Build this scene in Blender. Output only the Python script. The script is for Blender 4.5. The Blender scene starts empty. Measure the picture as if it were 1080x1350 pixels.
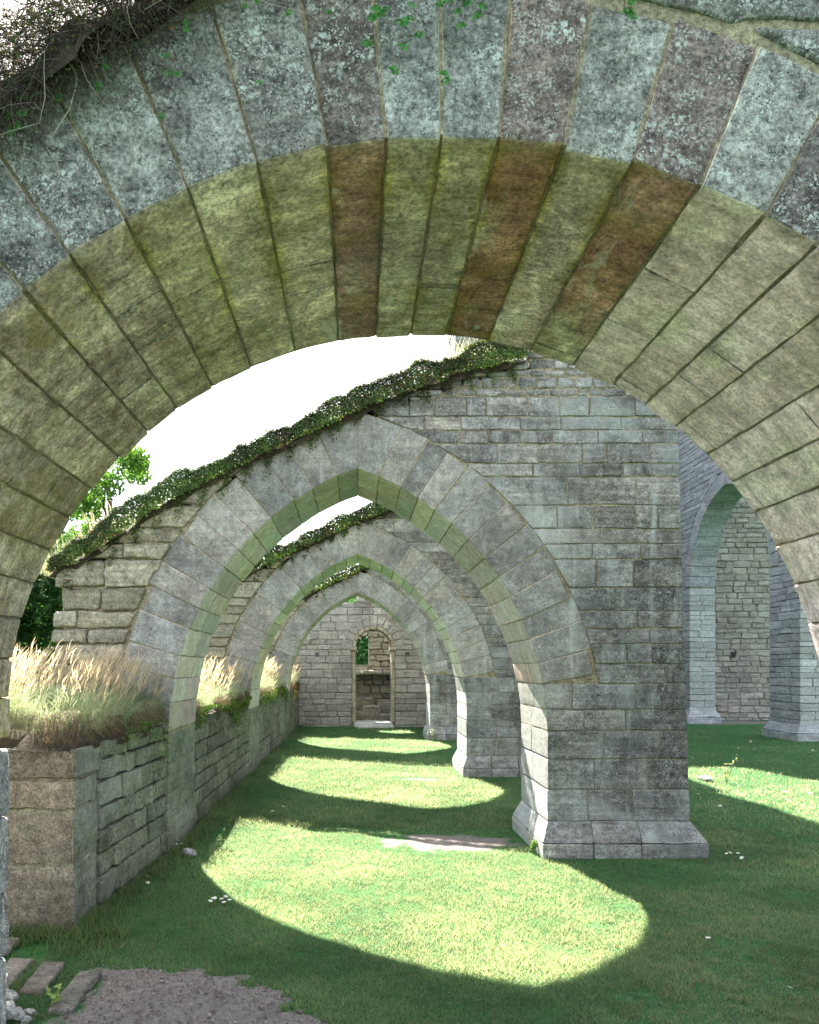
import bpy, math, random
import numpy as np
from mathutils import Vector

random.seed(7)
R_ = np.random.RandomState(11)
scene = bpy.context.scene
COL = scene.collection
pi = math.pi

# ------------------------------------------------------------------ world, sun, camera
SUN = Vector((0.27, -1.12, -1.0))            # direction the light travels
SUN_STRENGTH = 5.0
SKY_STRENGTH = 0.05
world = bpy.data.worlds.new("World"); scene.world = world; world.use_nodes = True
wn = world.node_tree; wn.nodes.clear()
sky = wn.nodes.new('ShaderNodeTexSky'); sky.sky_type = 'NISHITA'; sky.sun_disc = False
sky.sun_elevation = math.atan2(1.0, math.hypot(0.22, 1.10))
sky.sun_rotation = math.atan2(-0.22, 1.10)
sky.air_density = 1.0; sky.dust_density = 3.5; sky.ozone_density = 1.0
bg = wn.nodes.new('ShaderNodeBackground'); bg.inputs['Strength'].default_value = SKY_STRENGTH
# thin bright summer cloud over the clear sky
tc = wn.nodes.new('ShaderNodeTexCoord')
cn = wn.nodes.new('ShaderNodeTexNoise'); cn.inputs['Scale'].default_value = 2.2; cn.inputs['Detail'].default_value = 6
wn.links.new(tc.outputs['Generated'], cn.inputs['Vector'])
mr = wn.nodes.new('ShaderNodeMapRange'); mr.inputs[1].default_value = 0.30; mr.inputs[2].default_value = 0.62
mr.inputs[3].default_value = 0.45; mr.inputs[4].default_value = 0.95
wn.links.new(cn.outputs['Fac'], mr.inputs[0])
cm = wn.nodes.new('ShaderNodeMixRGB'); cm.inputs['Color2'].default_value = (6.1, 6.7, 7.5, 1)
wn.links.new(mr.outputs[0], cm.inputs['Fac']); wn.links.new(sky.outputs[0], cm.inputs['Color1'])
wo = wn.nodes.new('ShaderNodeOutputWorld')
wn.links.new(cm.outputs[0], bg.inputs['Color']); wn.links.new(bg.outputs[0], wo.inputs[0])

sl = bpy.data.lights.new('sun', 'SUN'); sl.energy = SUN_STRENGTH; sl.angle = math.radians(0.53)
sl.color = (1.0, 0.93, 0.80)
so = bpy.data.objects.new('sun', sl); COL.objects.link(so)
so.rotation_euler = SUN.to_track_quat('-Z', 'Y').to_euler(); so.location = (-8, 30, 30)

cam = bpy.data.cameras.new('camera'); co = bpy.data.objects.new('camera', cam); COL.objects.link(co)
scene.camera = co
co.location = (0, 0, 1.6); co.rotation_euler = (pi/2, 0, 0)
cam.sensor_fit = 'VERTICAL'; cam.sensor_height = 24.0; cam.lens = 24.0*1000/1350
cam.shift_x = 68/1350; cam.shift_y = 206.5/1350
cam.clip_start = 0.05; cam.clip_end = 2000
scene.view_settings.view_transform = 'Standard'; scene.view_settings.look = 'None'
scene.view_settings.exposure = 0; scene.view_settings.gamma = 1
scene.cycles.film_exposure = 6.8      # the photograph is exposed for the shaded stone
scene.cycles.max_bounces = 8; scene.cycles.diffuse_bounces = 5

# ------------------------------------------------------------------ tagging
def tag(o, label=None, cat=None, group=None, kind=None):
    if label: o['label'] = label
    if cat: o['category'] = cat
    if group: o['group'] = group
    if kind: o['kind'] = kind
    return o
def thing(name, label, cat, loc=(0, 0, 0), group=None):
    o = bpy.data.objects.new(name, None); COL.objects.link(o); o.location = loc
    o.empty_display_size = 0.1
    return tag(o, label, cat, group)
def adopt(o, parent):
    o.parent = parent
    o.location = -Vector(parent.location) + Vector(o.location) if parent.parent is None else o.location
    return o

# ------------------------------------------------------------------ vectorised noise
def _h(ix, iy, iz, s):
    n = (ix*374761393 + iy*668265263 + iz*2147483647 + s*1274126177) & 0xFFFFFFFF
    n = ((n ^ (n >> 13))*1274126177) & 0xFFFFFFFF
    n = n ^ (n >> 16)
    return (n & 0xFFFF)/32767.5 - 1.0
def vnoise(p, s=0):
    p = np.asarray(p, float)
    i = np.floor(p).astype(np.int64); f = p - i; f = f*f*(3-2*f)
    x, y, z = i[:, 0], i[:, 1], i[:, 2]; fx, fy, fz = f[:, 0], f[:, 1], f[:, 2]
    def L(a, b, t): return a+(b-a)*t
    return L(L(L(_h(x, y, z, s), _h(x+1, y, z, s), fx), L(_h(x, y+1, z, s), _h(x+1, y+1, z, s), fx), fy),
             L(L(_h(x, y, z+1, s), _h(x+1, y, z+1, s), fx), L(_h(x, y+1, z+1, s), _h(x+1, y+1, z+1, s), fx), fy), fz)
def fbm(p, s=0, o=3):
    r = 0; a = 1.0; p = np.asarray(p, float)
    for k in range(o):
        r = r + a*vnoise(p, s+k*7); p = p*2.03; a *= 0.5
    return r

# ------------------------------------------------------------------ mesh output
def make_mesh(name, V, F, mats, parent=None, tint=None, mi=None, smooth=True, sides=4):
    """V (n,3), F (m,sides) int"""
    me = bpy.data.meshes.new(name)
    V = np.asarray(V, np.float32); F = np.asarray(F, np.int32)
    me.vertices.add(len(V)); me.vertices.foreach_set('co', V.ravel())
    me.loops.add(F.size); me.loops.foreach_set('vertex_index', F.ravel())
    me.polygons.add(len(F)); me.polygons.foreach_set('loop_start', np.arange(0, F.size, F.shape[1], dtype=np.int32))
    for m in mats: me.materials.append(m)
    if mi is not None: me.polygons.foreach_set('material_index', np.asarray(mi, np.int32))
    me.update(calc_edges=True)
    me.polygons.foreach_set('use_smooth', np.full(len(F), smooth))
    if tint is not None:
        a = me.color_attributes.new('tint', 'FLOAT_COLOR', 'POINT')
        a.data.foreach_set('color', np.asarray(tint, np.float32).ravel())
    me.validate()
    o = bpy.data.objects.new(name, me); COL.objects.link(o)
    if parent is not None:
        o.parent = parent; o.location = -parent.location
    return o

class Stones:
    """a mesh made of rounded, roughened stones, each a mapped box u (along) v (depth) w (up)"""
    def __init__(s): s.V = []; s.F = []; s.M = []; s.T = []; s.n = 0
    def add(s, c, r=0.012, step=(.08, .15, .06), amp=0.004, tint=(1, 1, 1), mats=(0, 0, 0, 0, 0, 0), freq=9.0):
        """mats: v0, v1, u0, u1, w0, w1"""
        c = np.asarray(c, float)
        Lu = np.linalg.norm((c[1]-c[0]).mean(axis=(0, 1))); Lv = np.linalg.norm((c[:, 1]-c[:, 0]).mean(axis=(0, 1)))
        Lw = np.linalg.norm((c[:, :, 1]-c[:, :, 0]).mean(axis=(0, 1)))
        if min(Lu, Lv, Lw) < 0.012: return
        P = []
        rr = []
        for L, st in zip((Lu, Lv, Lw), step):
            q = min(r/L, 0.3); rr.append(q)
            k = max(1, int(round((L*(1-2*q))/st)))
            P.append(np.concatenate([[0], np.linspace(q, 1-q, k+1), [1]]))
        n = [len(a) for a in P]
        I, J, K = np.meshgrid(range(n[0]), range(n[1]), range(n[2]), indexing='ij')
        ex = [(A == 0) | (A == m-1) for A, m in zip((I, J, K), n)]
        surf = ex[0] | ex[1] | ex[2]
        idx = -np.ones(I.shape, np.int64); idx[surf] = np.arange(surf.sum())
        q = [P[a][A][surf] for a, A in enumerate((I, J, K))]
        e = [x[surf] for x in ex]; cnt = e[0].astype(int)+e[1]+e[2]
        jit = 0.30 + 0.18*R_.rand(len(cnt))
        for a in range(3):
            k = e[a] & (cnt >= 2)
            d = np.where(q[a] < 0.5, 1, -1)*rr[a]*jit*(1+0.35*(cnt-2))
            q[a] = np.where(k, q[a]+d, q[a])
        u, v, w = [x[:, None] for x in q]
        p = ((1-u)*(1-v)*(1-w)*c[0, 0, 0]+u*(1-v)*(1-w)*c[1, 0, 0]+(1-u)*v*(1-w)*c[0, 1, 0]+u*v*(1-w)*c[1, 1, 0]
             + (1-u)*(1-v)*w*c[0, 0, 1]+u*(1-v)*w*c[1, 0, 1]+(1-u)*v*w*c[0, 1, 1]+u*v*w*c[1, 1, 1])
        rid = R_.rand()
        off = np.array([rid*91.3, rid*37.7, rid*11.1])
        pq = p*freq+off
        d = np.stack([fbm(pq, 1, 3), fbm(pq, 21, 3), fbm(pq, 41, 3)], 1)*amp
        edge = (cnt >= 2)[:, None]
        p = p+d*(1+0.9*edge)
        du = (c[1]-c[0]).mean(axis=(0, 1)); dv = (c[:, 1]-c[:, 0]).mean(axis=(0, 1)); dw = (c[:, :, 1]-c[:, :, 0]).mean(axis=(0, 1))
        flip = np.dot(np.cross(du, dv), dw) < 0
        F = []; M = []
        def quads(ix, m, rev):
            a = ix[:-1, :-1].ravel(); b = ix[1:, :-1].ravel(); cc = ix[1:, 1:].ravel(); dd = ix[:-1, 1:].ravel()
            f = np.stack([a, b, cc, dd], 1)
            if rev != flip: f = f[:, ::-1]
            F.append(f); M.append(np.full(len(f), m))
        quads(idx[:, 0, :], mats[0], False); quads(idx[:, -1, :], mats[1], True)
        quads(idx[0, :, :], mats[2], True); quads(idx[-1, :, :], mats[3], False)
        quads(idx[:, :, 0], mats[4], True); quads(idx[:, :, -1], mats[5], False)
        s.V.append(p); s.F.append(np.concatenate(F)+s.n); s.M.append(np.concatenate(M)); s.n += len(p)
        s.T.append(np.tile([tint[0], tint[1], tint[2], rid], (len(p), 1))); s.ud = np.minimum(q[0], 1-q[0])*Lu
    def build(s, name, mats, parent=None):
        o = make_mesh(name, np.concatenate(s.V), np.concatenate(s.F), mats, parent, np.concatenate(s.T), np.concatenate(s.M))
        md = o.modifiers.new('weighted', 'WEIGHTED_NORMAL'); md.mode = 'FACE_AREA'; md.weight = 80
        return o

def box8(T, x0a, x1a, x0b, x1b, y0, y1, z0, z1):
    """bottom from x0a to x1a, top from x0b to x1b"""
    c = np.zeros((2, 2, 2, 3))
    for j, y in enumerate((y0, y1)):
        c[0, j, 0] = T(x0a, y, z0); c[1, j, 0] = T(x1a, y, z0); c[0, j, 1] = T(x0b, y, z1); c[1, j, 1] = T(x1b, y, z1)
    return c

def prism(name, pts, T, y0, y1, mat, parent=None, mat_side=None):
    """polygon in local (x,z) extruded from y0 to y1 by map T"""
    import bmesh
    from mathutils.geometry import tessellate_polygon
    clean = []
    for q in pts:
        if not clean or math.hypot(q[0]-clean[-1][0], q[1]-clean[-1][1]) > 1e-4: clean.append(q)
    pts = clean; n = len(pts)
    tri = tessellate_polygon([[Vector((x, z, 0)) for x, z in pts]])
    bm = bmesh.new()
    a = [bm.verts.new(T(x, y0, z)) for x, z in pts]; b = [bm.verts.new(T(x, y1, z)) for x, z in pts]
    for t_ in tri:
        bm.faces.new([a[i] for i in t_]); bm.faces.new([b[i] for i in reversed(t_)])
    for i in range(n):
        f_ = bm.faces.new((a[i], a[(i+1) % n], b[(i+1) % n], b[i]))
        if mat_side: f_.material_index = 1
    bmesh.ops.recalc_face_normals(bm, faces=bm.faces[:])
    me = bpy.data.meshes.new(name); bm.to_mesh(me); bm.free(); me.materials.append(mat)
    if mat_side: me.materials.append(mat_side)
    ca = me.color_attributes.new('tint', 'FLOAT_COLOR', 'POINT'); ca.data.foreach_set('color', np.tile([1., 1., 1., .3], len(me.vertices)).astype(np.float32))
    o = bpy.data.objects.new(name, me); COL.objects.link(o)
    if parent is not None: o.parent = parent; o.location = -parent.location
    return o

# ------------------------------------------------------------------ materials
class NT:
    def __init__(s, name):
        s.m = bpy.data.materials.new(name); s.m.use_nodes = True; s.t = s.m.node_tree; s.t.nodes.clear()
        s.out = s.t.nodes.new('ShaderNodeOutputMaterial')
    def n(s, t, **kw):
        o = s.t.nodes.new(t)
        for k, v in kw.items(): setattr(o, k, v)
        return o
    def l(s, a, b): s.t.links.new(a, b)
    def set(s, sock, v):
        if hasattr(v, 'is_linked') or hasattr(v, 'links'): s.l(v, sock)
        else: sock.default_value = v
    def math(s, op, a, b=0.0, clamp=False):
        o = s.n('ShaderNodeMath', operation=op, use_clamp=clamp); s.set(o.inputs[0], a); s.set(o.inputs[1], b); return o.outputs[0]
    def mix(s, f, a, b, mode='MIX'):
        o = s.n('ShaderNodeMixRGB', blend_type=mode); s.set(o.inputs[0], f)
        for i, v in ((1, a), (2, b)):
            if isinstance(v, tuple): v = (*v[:3], 1)
            s.set(o.inputs[i], v)
        return o.outputs[0]
    def noise(s, vec, sc, det=4, rough=0.55, dist=0.0):
        o = s.n('ShaderNodeTexNoise'); s.l(vec, o.inputs['Vector']); o.inputs['Scale'].default_value = sc
        o.inputs['Detail'].default_value = det; o.inputs['Roughness'].default_value = rough; o.inputs['Distortion'].default_value = dist
        return o.outputs['Fac']
    def vor(s, vec, sc, feat='F1'):
        o = s.n('ShaderNodeTexVoronoi', feature=feat); s.l(vec, o.inputs['Vector']); o.inputs['Scale'].default_value = sc
        return o
    def rng(s, v, a, b, c=0.0, d=1.0):
        o = s.n('ShaderNodeMapRange'); s.set(o.inputs[0], v)
        for i, x in enumerate((a, b, c, d)): o.inputs[i+1].default_value = x
        return o.outputs[0]
    def ramp(s, v, stops):
        o = s.n('ShaderNodeValToRGB'); s.l(v, o.inputs[0]); cr = o.color_ramp
        while len(cr.elements) < len(stops): cr.elements.new(0.5)
        for e, (p, c) in zip(cr.elements, stops): e.position = p; e.color = (*c, 1)
        return o.outputs[0]

def stone_mat(name, stops, lichen=0.0, lichen_col=(.52, .55, .53), pits=0.5, bands=0.0, algae=0.0,
              algae_col=(.20, .20, .03), grime=0.0, bump=0.6, rust=0.0, speck=1.0, rough=0.9, wash=0.0, moss_z=0.0, streaks=0.0, band_scale=(1.6, 1.6, 26), patch=0.0, stain=0.0):
    t = NT(name)
    geo = t.n('ShaderNodeNewGeometry'); at = t.n('ShaderNodeAttribute', attribute_name='tint')
    pos = geo.outputs['Position']
    sh = t.n('ShaderNodeVectorMath', operation='SCALE'); t.l(at.outputs['Alpha'], sh.inputs['Scale']); sh.inputs[0].default_value = (31.0, 17.0, 43.0)
    va = t.n('ShaderNodeVectorMath', operation='ADD'); t.l(pos, va.inputs[0]); t.l(sh.outputs[0], va.inputs[1])
    vec = va.outputs[0]
    base = t.ramp(t.noise(vec, 2.6, 7, 0.62, 0.4), stops)
    base = t.mix(1.0, base, at.outputs['Color'], 'MULTIPLY')
    # medium mottling
    mot = t.rng(t.noise(vec, 17, 6, 0.68), 0.32, 0.70, 1-0.45*speck, 1+0.28*speck)
    base = t.mix(1.0, base, mot, 'MULTIPLY')
    fine = t.rng(t.noise(vec, 72, 4, 0.75), 0.34, 0.66, 1-0.52*speck, 1+0.45*speck)
    base = t.mix(1.0, base, fine, 'MULTIPLY')
    if bands:
        mp = t.n('ShaderNodeMapping'); mp.inputs['Scale'].default_value = band_scale; t.l(vec, mp.inputs[0])
        bn = t.rng(t.noise(mp.outputs[0], 1.0, 5, 0.6), 0.35, 0.68, 1-bands*0.5, 1+bands*0.35)
        base = t.mix(1.0, base, bn, 'MULTIPLY')
    if patch:
        pv = t.rng(t.noise(vec, 4.5, 7, 0.75, 0.7), .52, .60, 1.0, 1+patch)
        base = t.mix(1.0, base, pv, 'MULTIPLY')
        pv = t.rng(t.noise(vec, 6.5, 7, 0.75, 0.9), .56, .66, 1.0, 1-patch*.7)
        base = t.mix(1.0, base, pv, 'MULTIPLY')
    if wash:   # pale lime wash running across courses, world space
        wv = t.rng(t.noise(pos, 1.15, 5, 0.6, 0.8), 0.50, 0.66, 0, wash)
        base = t.mix(wv, base, (.40, .43, .42))
    if streaks:
        mp = t.n('ShaderNodeMapping'); mp.inputs['Scale'].default_value = (9, 9, 0.8); t.l(pos, mp.inputs[0])
        sv = t.rng(t.noise(mp.outputs[0], 1.0, 4, 0.6), 0.56, 0.68, 0, streaks)
        base = t.mix(sv, base, (.50, .53, .53))
    if grime:
        gv = t.rng(t.noise(pos, 0.95, 6, 0.65, 0.5), 0.47, 0.64, 0, grime)
        base = t.mix(gv, base, t.mix(1.0, base, (.34, .35, .37), 'MULTIPLY'))
    if rust:
        rv = t.rng(t.noise(vec, 3.1, 6, 0.7), 0.60, 0.70, 0, rust)
        base = t.mix(rv, base, (.14, .065, .03))
    if stain:
        sm = t.n('ShaderNodeMapping'); sm.inputs['Scale'].default_value = (3.2, 1.1, 3.2); t.l(pos, sm.inputs[0])
        sv = t.rng(t.noise(sm.outputs[0], 1.0, 7, .72, .8), .50, .66, 0, stain)
        base = t.mix(sv, base, t.mix(1.0, base, (.52, .46, .36), 'MULTIPLY'))
        sv = t.rng(t.noise(sm.outputs[0], 2.3, 7, .75, .8), .58, .66, 0, stain)
        base = t.mix(sv, base, (.62, .60, .52))
    if algae:
        av = t.rng(t.noise(pos, 2.1, 7, 0.72, 0.6), 0.50, 0.70, 0, algae)
        base = t.mix(av, base, algae_col)
    hgt = t.noise(vec, 38, 6, 0.7)
    if lichen:
        l1 = t.rng(t.noise(vec, 5.5, 5, 0.7), 0.36, 0.62)
        dn = t.n('ShaderNodeTexNoise'); t.l(vec, dn.inputs['Vector']); dn.inputs['Scale'].default_value = 45; dn.inputs['Detail'].default_value = 4
        ds = t.n('ShaderNodeVectorMath', operation='SCALE'); t.l(dn.outputs['Color'], ds.inputs[0]); ds.inputs['Scale'].default_value = 0.035
        dv = t.n('ShaderNodeVectorMath', operation='ADD'); t.l(vec, dv.inputs[0]); t.l(ds.outputs[0], dv.inputs[1])
        vo = t.vor(dv.outputs[0], 105)
        l2 = t.rng(vo.outputs['Distance'], 0.50, 0.30)
        vo2 = t.vor(dv.outputs[0], 44)
        l3 = t.math('MULTIPLY', t.rng(vo2.outputs['Distance'], 0.46, 0.30), t.rng(t.noise(vec, 13, 4, .7), .50, .60))
        rnd = t.rng(t.noise(vec, 26, 5, 0.8), 0.44, 0.54)
        lf = t.math('MULTIPLY', t.math('MULTIPLY', t.math('MAXIMUM', t.math('MULTIPLY', l2, rnd), l3), l1), lichen, True)
        base = t.mix(lf, base, lichen_col)
        hgt = t.math('ADD', hgt, t.math('MULTIPLY', lf, 0.18))
    if pits:
        vp = t.vor(vec, 78)
        pm = t.rng(t.noise(vec, 4.5, 5, 0.7), 0.44, 0.60)
        pr = t.rng(t.math('ADD', vp.outputs['Distance'], t.math('MULTIPLY', t.noise(vec, 120, 2), 0.25)), 0.34, 0.22)
        pf = t.math('MULTIPLY', t.math('MULTIPLY', pr, pm), pits, True)
        bl = t.rng(t.noise(vec, 30, 6, .8), .60, .68, 0, pits*.75)
        base = t.mix(bl, base, t.mix(1.0, base, (.35, .34, .34), 'MULTIPLY'))
        base = t.mix(pf, base, (.03, .03, .03))
        hgt = t.math('SUBTRACT', hgt, t.math('MULTIPLY', pf, 0.5))
    if moss_z:
        sp = t.n('ShaderNodeSeparateXYZ'); t.l(pos, sp.inputs[0])
        zf = t.rng(t.math('ADD', sp.outputs['Z'], t.math('MULTIPLY', t.noise(pos, 6, 5), 0.35)), 0.42, 0.16, 0, moss_z)
        base = t.mix(zf, base, (.055, .065, .035))
    b = t.n('ShaderNodeBsdfPrincipled'); t.l(base, b.inputs['Base Color']); b.inputs['Roughness'].default_value = rough
    b.inputs['Specular IOR Level'].default_value = 0.2
    h2 = t.math('ADD', hgt, t.math('MULTIPLY', t.noise(vec, 150, 3, .6), 0.35))
    bp = t.n('ShaderNodeBump'); bp.inputs['Strength'].default_value = bump; bp.inputs['Distance'].default_value = 0.012
    t.l(h2, bp.inputs['Height']); t.l(bp.outputs[0], b.inputs['Normal'])
    t.l(b.outputs[0], t.out.inputs[0])
    return t.m

M = {}
M['near_face'] = stone_mat('weathered_grey_stone', [(.27, (.125, .122, .118)), (.5, (.25, .255, .25)), (.72, (.42, .43, .42))],
                           lichen=1.0, lichen_col=(.62, .67, .66), pits=0.95, bump=1.0, speck=1.35, patch=.3)
M['near_soffit'] = stone_mat('algae_stained_soffit', [(.28, (.36, .315, .27)), (.48, (.60, .535, .475)), (.70, (.84, .78, .71))],
                             pits=0.6, algae=0.55, algae_col=(.28, .24, .03), rust=0.5, bump=0.9, speck=1.1, wash=.2, bands=.6, band_scale=(4, 24, 4), patch=.45, stain=.75)
M['near_pale_lit'] = stone_mat('light_painted_pale_soffit', [(.28, (.44, .41, .36)), (.48, (.70, .66, .60)), (.70, (.88, .85, .80))],
                         pits=0.6, algae=0.25, algae_col=(.30, .30, .12), rust=0.35, bump=0.9, speck=.8, bands=.5, band_scale=(4, 24, 4), patch=.15, stain=.3)  # pale stone, with the brighter light on the right underside painted in
M['ring'] = stone_mat('smooth_grey_voussoir', [(.27, (.17, .17, .168)), (.5, (.285, .285, .28)), (.75, (.41, .41, .40))],
                      lichen=0.3, pits=0.35, bump=0.6, speck=0.8, bands=0.3, streaks=.4, patch=.25, stain=.35)
M['ring_soffit'] = stone_mat('pale_green_soffit', [(.22, (.42, .375, .33)), (.5, (.60, .55, .50)), (.8, (.78, .73, .69))],
                             pits=0.3, algae=0.3, algae_col=(.28, .27, .12), bump=0.5, speck=0.7, streaks=.5, patch=.2)
M['wall'] = stone_mat('banded_grey_limestone', [(.27, (.16, .153, .145)), (.5, (.285, .277, .265)), (.72, (.45, .44, .42))],
                      lichen=0.7, lichen_col=(.56, .58, .57), pits=0.9, bands=0.8, bump=1.1, grime=0.8, wash=.65, rust=.14, speck=1.1, patch=.3, streaks=.45)
M['wall_rough'] = stone_mat('brown_grey_limestone', [(.22, (.20, .185, .15)), (.5, (.34, .32, .26)), (.8, (.50, .475, .40))],
                            lichen=0.45, pits=0.5, bands=0.6, bump=1.0, algae=.25, algae_col=(.14, .14, .05))
M['reveal'] = stone_mat('pale_reveal_stone', [(.22, (.34, .35, .34)), (.5, (.45, .47, .46)), (.8, (.56, .58, .57))],
                        lichen=0.2, pits=0.35, bands=0.35, bump=0.6, speck=0.7)
M['low_front'] = stone_mat('pitted_brown_ashlar', [(.25, (.105, .095, .08)), (.5, (.20, .183, .158)), (.75, (.32, .30, .26))],
                           lichen=0.25, pits=1.0, bump=1.1, speck=1.2, moss_z=.6)
M['low_side'] = stone_mat('greenish_rubble_stone', [(.22, (.12, .125, .10)), (.5, (.22, .23, .18)), (.8, (.36, .37, .30))],
                          lichen=0.6, pits=0.5, bands=0.5, bump=1.1, algae=0.4, algae_col=(.15, .17, .04), speck=1.1, grime=.5, wash=.3, moss_z=.5)
M['end'] = stone_mat('grey_end_wall_stone', [(.22, (.27, .26, .245)), (.5, (.41, .395, .375)), (.8, (.54, .525, .50))],
                     lichen=0.5, pits=0.45, bands=0.6, bump=1.0, grime=.4, wash=.35)  # base colour lightened to paint distance haze onto the far walls
M['golden'] = stone_mat('golden_door_stone', [(.22, (.27, .24, .17)), (.5, (.38, .35, .27)), (.8, (.50, .47, .38))], pits=.3, bump=.6)
M['nave'] = stone_mat('bluish_nave_stone', [(.22, (.26, .27, .29)), (.5, (.40, .415, .44)), (.8, (.54, .56, .585))],
                      lichen=0.4, pits=0.5, bands=0.6, bump=1.0, wash=.4)
M['mortar'] = stone_mat('sandy_lime_mortar', [(.25, (.22, .19, .13)), (.5, (.33, .29, .20)), (.75, (.42, .38, .28))], pits=0.3, bump=1.0, speck=1.1)
M['mortar_grey'] = stone_mat('grey_mortar', [(.25, (.16, .16, .13)), (.5, (.26, .26, .21)), (.75, (.36, .35, .29))], pits=0.3, bump=1.0)
M['mortar_dark'] = stone_mat('dirty_mortar', [(.25, (.12, .11, .07)), (.5, (.24, .22, .15)), (.75, (.40, .37, .26))], pits=0.3, bump=1.0, algae=.7, algae_col=(.20, .18, .015))
M['rock'] = stone_mat('pale_rubble', [(.25, (.30, .30, .29)), (.5, (.42, .42, .41)), (.75, (.52, .52, .5))], pits=0.5, bump=1.2)
M['wood'] = stone_mat('weathered_plank_wood', [(.25, (.13, .115, .10)), (.5, (.21, .19, .17)), (.75, (.30, .27, .24))], pits=0.1, bump=.6)

def leaf_mat(name, trans=0.4, rough=0.6, gain=(1, 1, 1), spec=.25, from_green=False):
    t = NT(name); at = t.n('ShaderNodeAttribute', attribute_name='tint')
    c = at.outputs['Color']
    b = t.n('ShaderNodeBsdfPrincipled'); t.l(c, b.inputs['Base Color']); b.inputs['Roughness'].default_value = rough
    b.inputs['Specular IOR Level'].default_value = spec
    tr = t.n('ShaderNodeBsdfTranslucent'); 
    src = c
    if from_green:       # light passed through a blade is yellow-green whatever its surface tone
        sp = t.n('ShaderNodeSeparateColor'); t.l(c, sp.inputs[0]); cb = t.n('ShaderNodeCombineColor')
        for i in range(3): t.l(sp.outputs[1], cb.inputs[i])
        src = cb.outputs[0]
    t.l(t.mix(1.0, src, gain, 'MULTIPLY'), tr.inputs['Color'])
    mx = t.n('ShaderNodeMixShader'); mx.inputs[0].default_value = trans
    t.l(b.outputs[0], mx.inputs[1]); t.l(tr.outputs[0], mx.inputs[2]); t.l(mx.outputs[0], t.out.inputs[0])
    return t.m
M['grass'] = leaf_mat('grass_blades', 0.55, 0.5, (2.55, 2.8, 1.4), .25, True)
M['leaf'] = leaf_mat('leaves', 0.3, 0.65, (1.5, 1.4, .8))
M['straw'] = leaf_mat('dry_grass', 0.4, 0.7, (1.2, 1.2, 1.1))

def soil_mat():
    t = NT('dark_soil'); g = t.n('ShaderNodeNewGeometry'); p = g.outputs['Position']
    c = t.ramp(t.noise(p, 14, 6, .7), [(.3, (.020, .015, .010)), (.55, (.060, .045, .030)), (.8, (.11, .085, .05))])
    b = t.n('ShaderNodeBsdfPrincipled'); t.l(c, b.inputs['Base Color']); b.inputs['Roughness'].default_value = 1
    bp = t.n('ShaderNodeBump'); bp.inputs['Distance'].default_value = .03; t.l(t.noise(p, 40, 5, .7), bp.inputs['Height']); t.l(bp.outputs[0], b.inputs['Normal'])
    t.l(b.outputs[0], t.out.inputs[0]); return t.m
M['soil'] = soil_mat()
def flat(name, col, rough=.7):
    t = NT(name); g = t.n('ShaderNodeNewGeometry')
    c = t.ramp(t.noise(g.outputs['Position'], 30, 5, .6), [(.3, tuple(x*.75 for x in col)), (.7, col)])
    b = t.n('ShaderNodeBsdfPrincipled'); t.l(c, b.inputs['Base Color']); b.inputs['Roughness'].default_value = rough
    t.l(b.outputs[0], t.out.inputs[0]); return t.m
M['bark'] = flat('bark', (.10, .08, .06), .95)
M['petal'] = flat('white_petals', (.85, .85, .86))
M['yellow'] = flat('yellow_petals', (.75, .60, .05))

# ------------------------------------------------------------------ arches and coursed walls
class Arch:
    """two-centred (or round when off = 0) arch; half-profile at springing zc"""
    def __init__(s, R, off, zc, x0=0.0): s.R, s.off, s.zc, s.x0 = R, off, zc, x0
    def hw(s, z, dr=0.0):
        R = s.R+dr
        if z <= s.zc: return R-s.off
        d = R*R-(z-s.zc)**2
        return math.sqrt(d)-s.off if d > 0 and math.sqrt(d) > s.off else 0.0
    def top(s, dr=0.0): return s.zc+math.sqrt((s.R+dr)**2-s.off**2)
    def pt(s, th, dr, side):
        return (s.x0+side*((s.R+dr)*math.cos(th)-s.off), s.zc+(s.R+dr)*math.sin(th))
    def thtop(s, dr=0.0): return math.acos(min(1, s.off/(s.R+dr)))

ID = lambda x, y, z: (x, y, z)
def rtint(v=.12, c=.04):
    b = 1+v*R_.uniform(-1, 1); return (b*(1+c*R_.uniform(-1, 1)), b, b*(1+c*R_.uniform(-1, 1)))

def bt(lo, hi, base):
    b = R_.uniform(lo, hi); return tuple(b*v for v in base)

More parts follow.
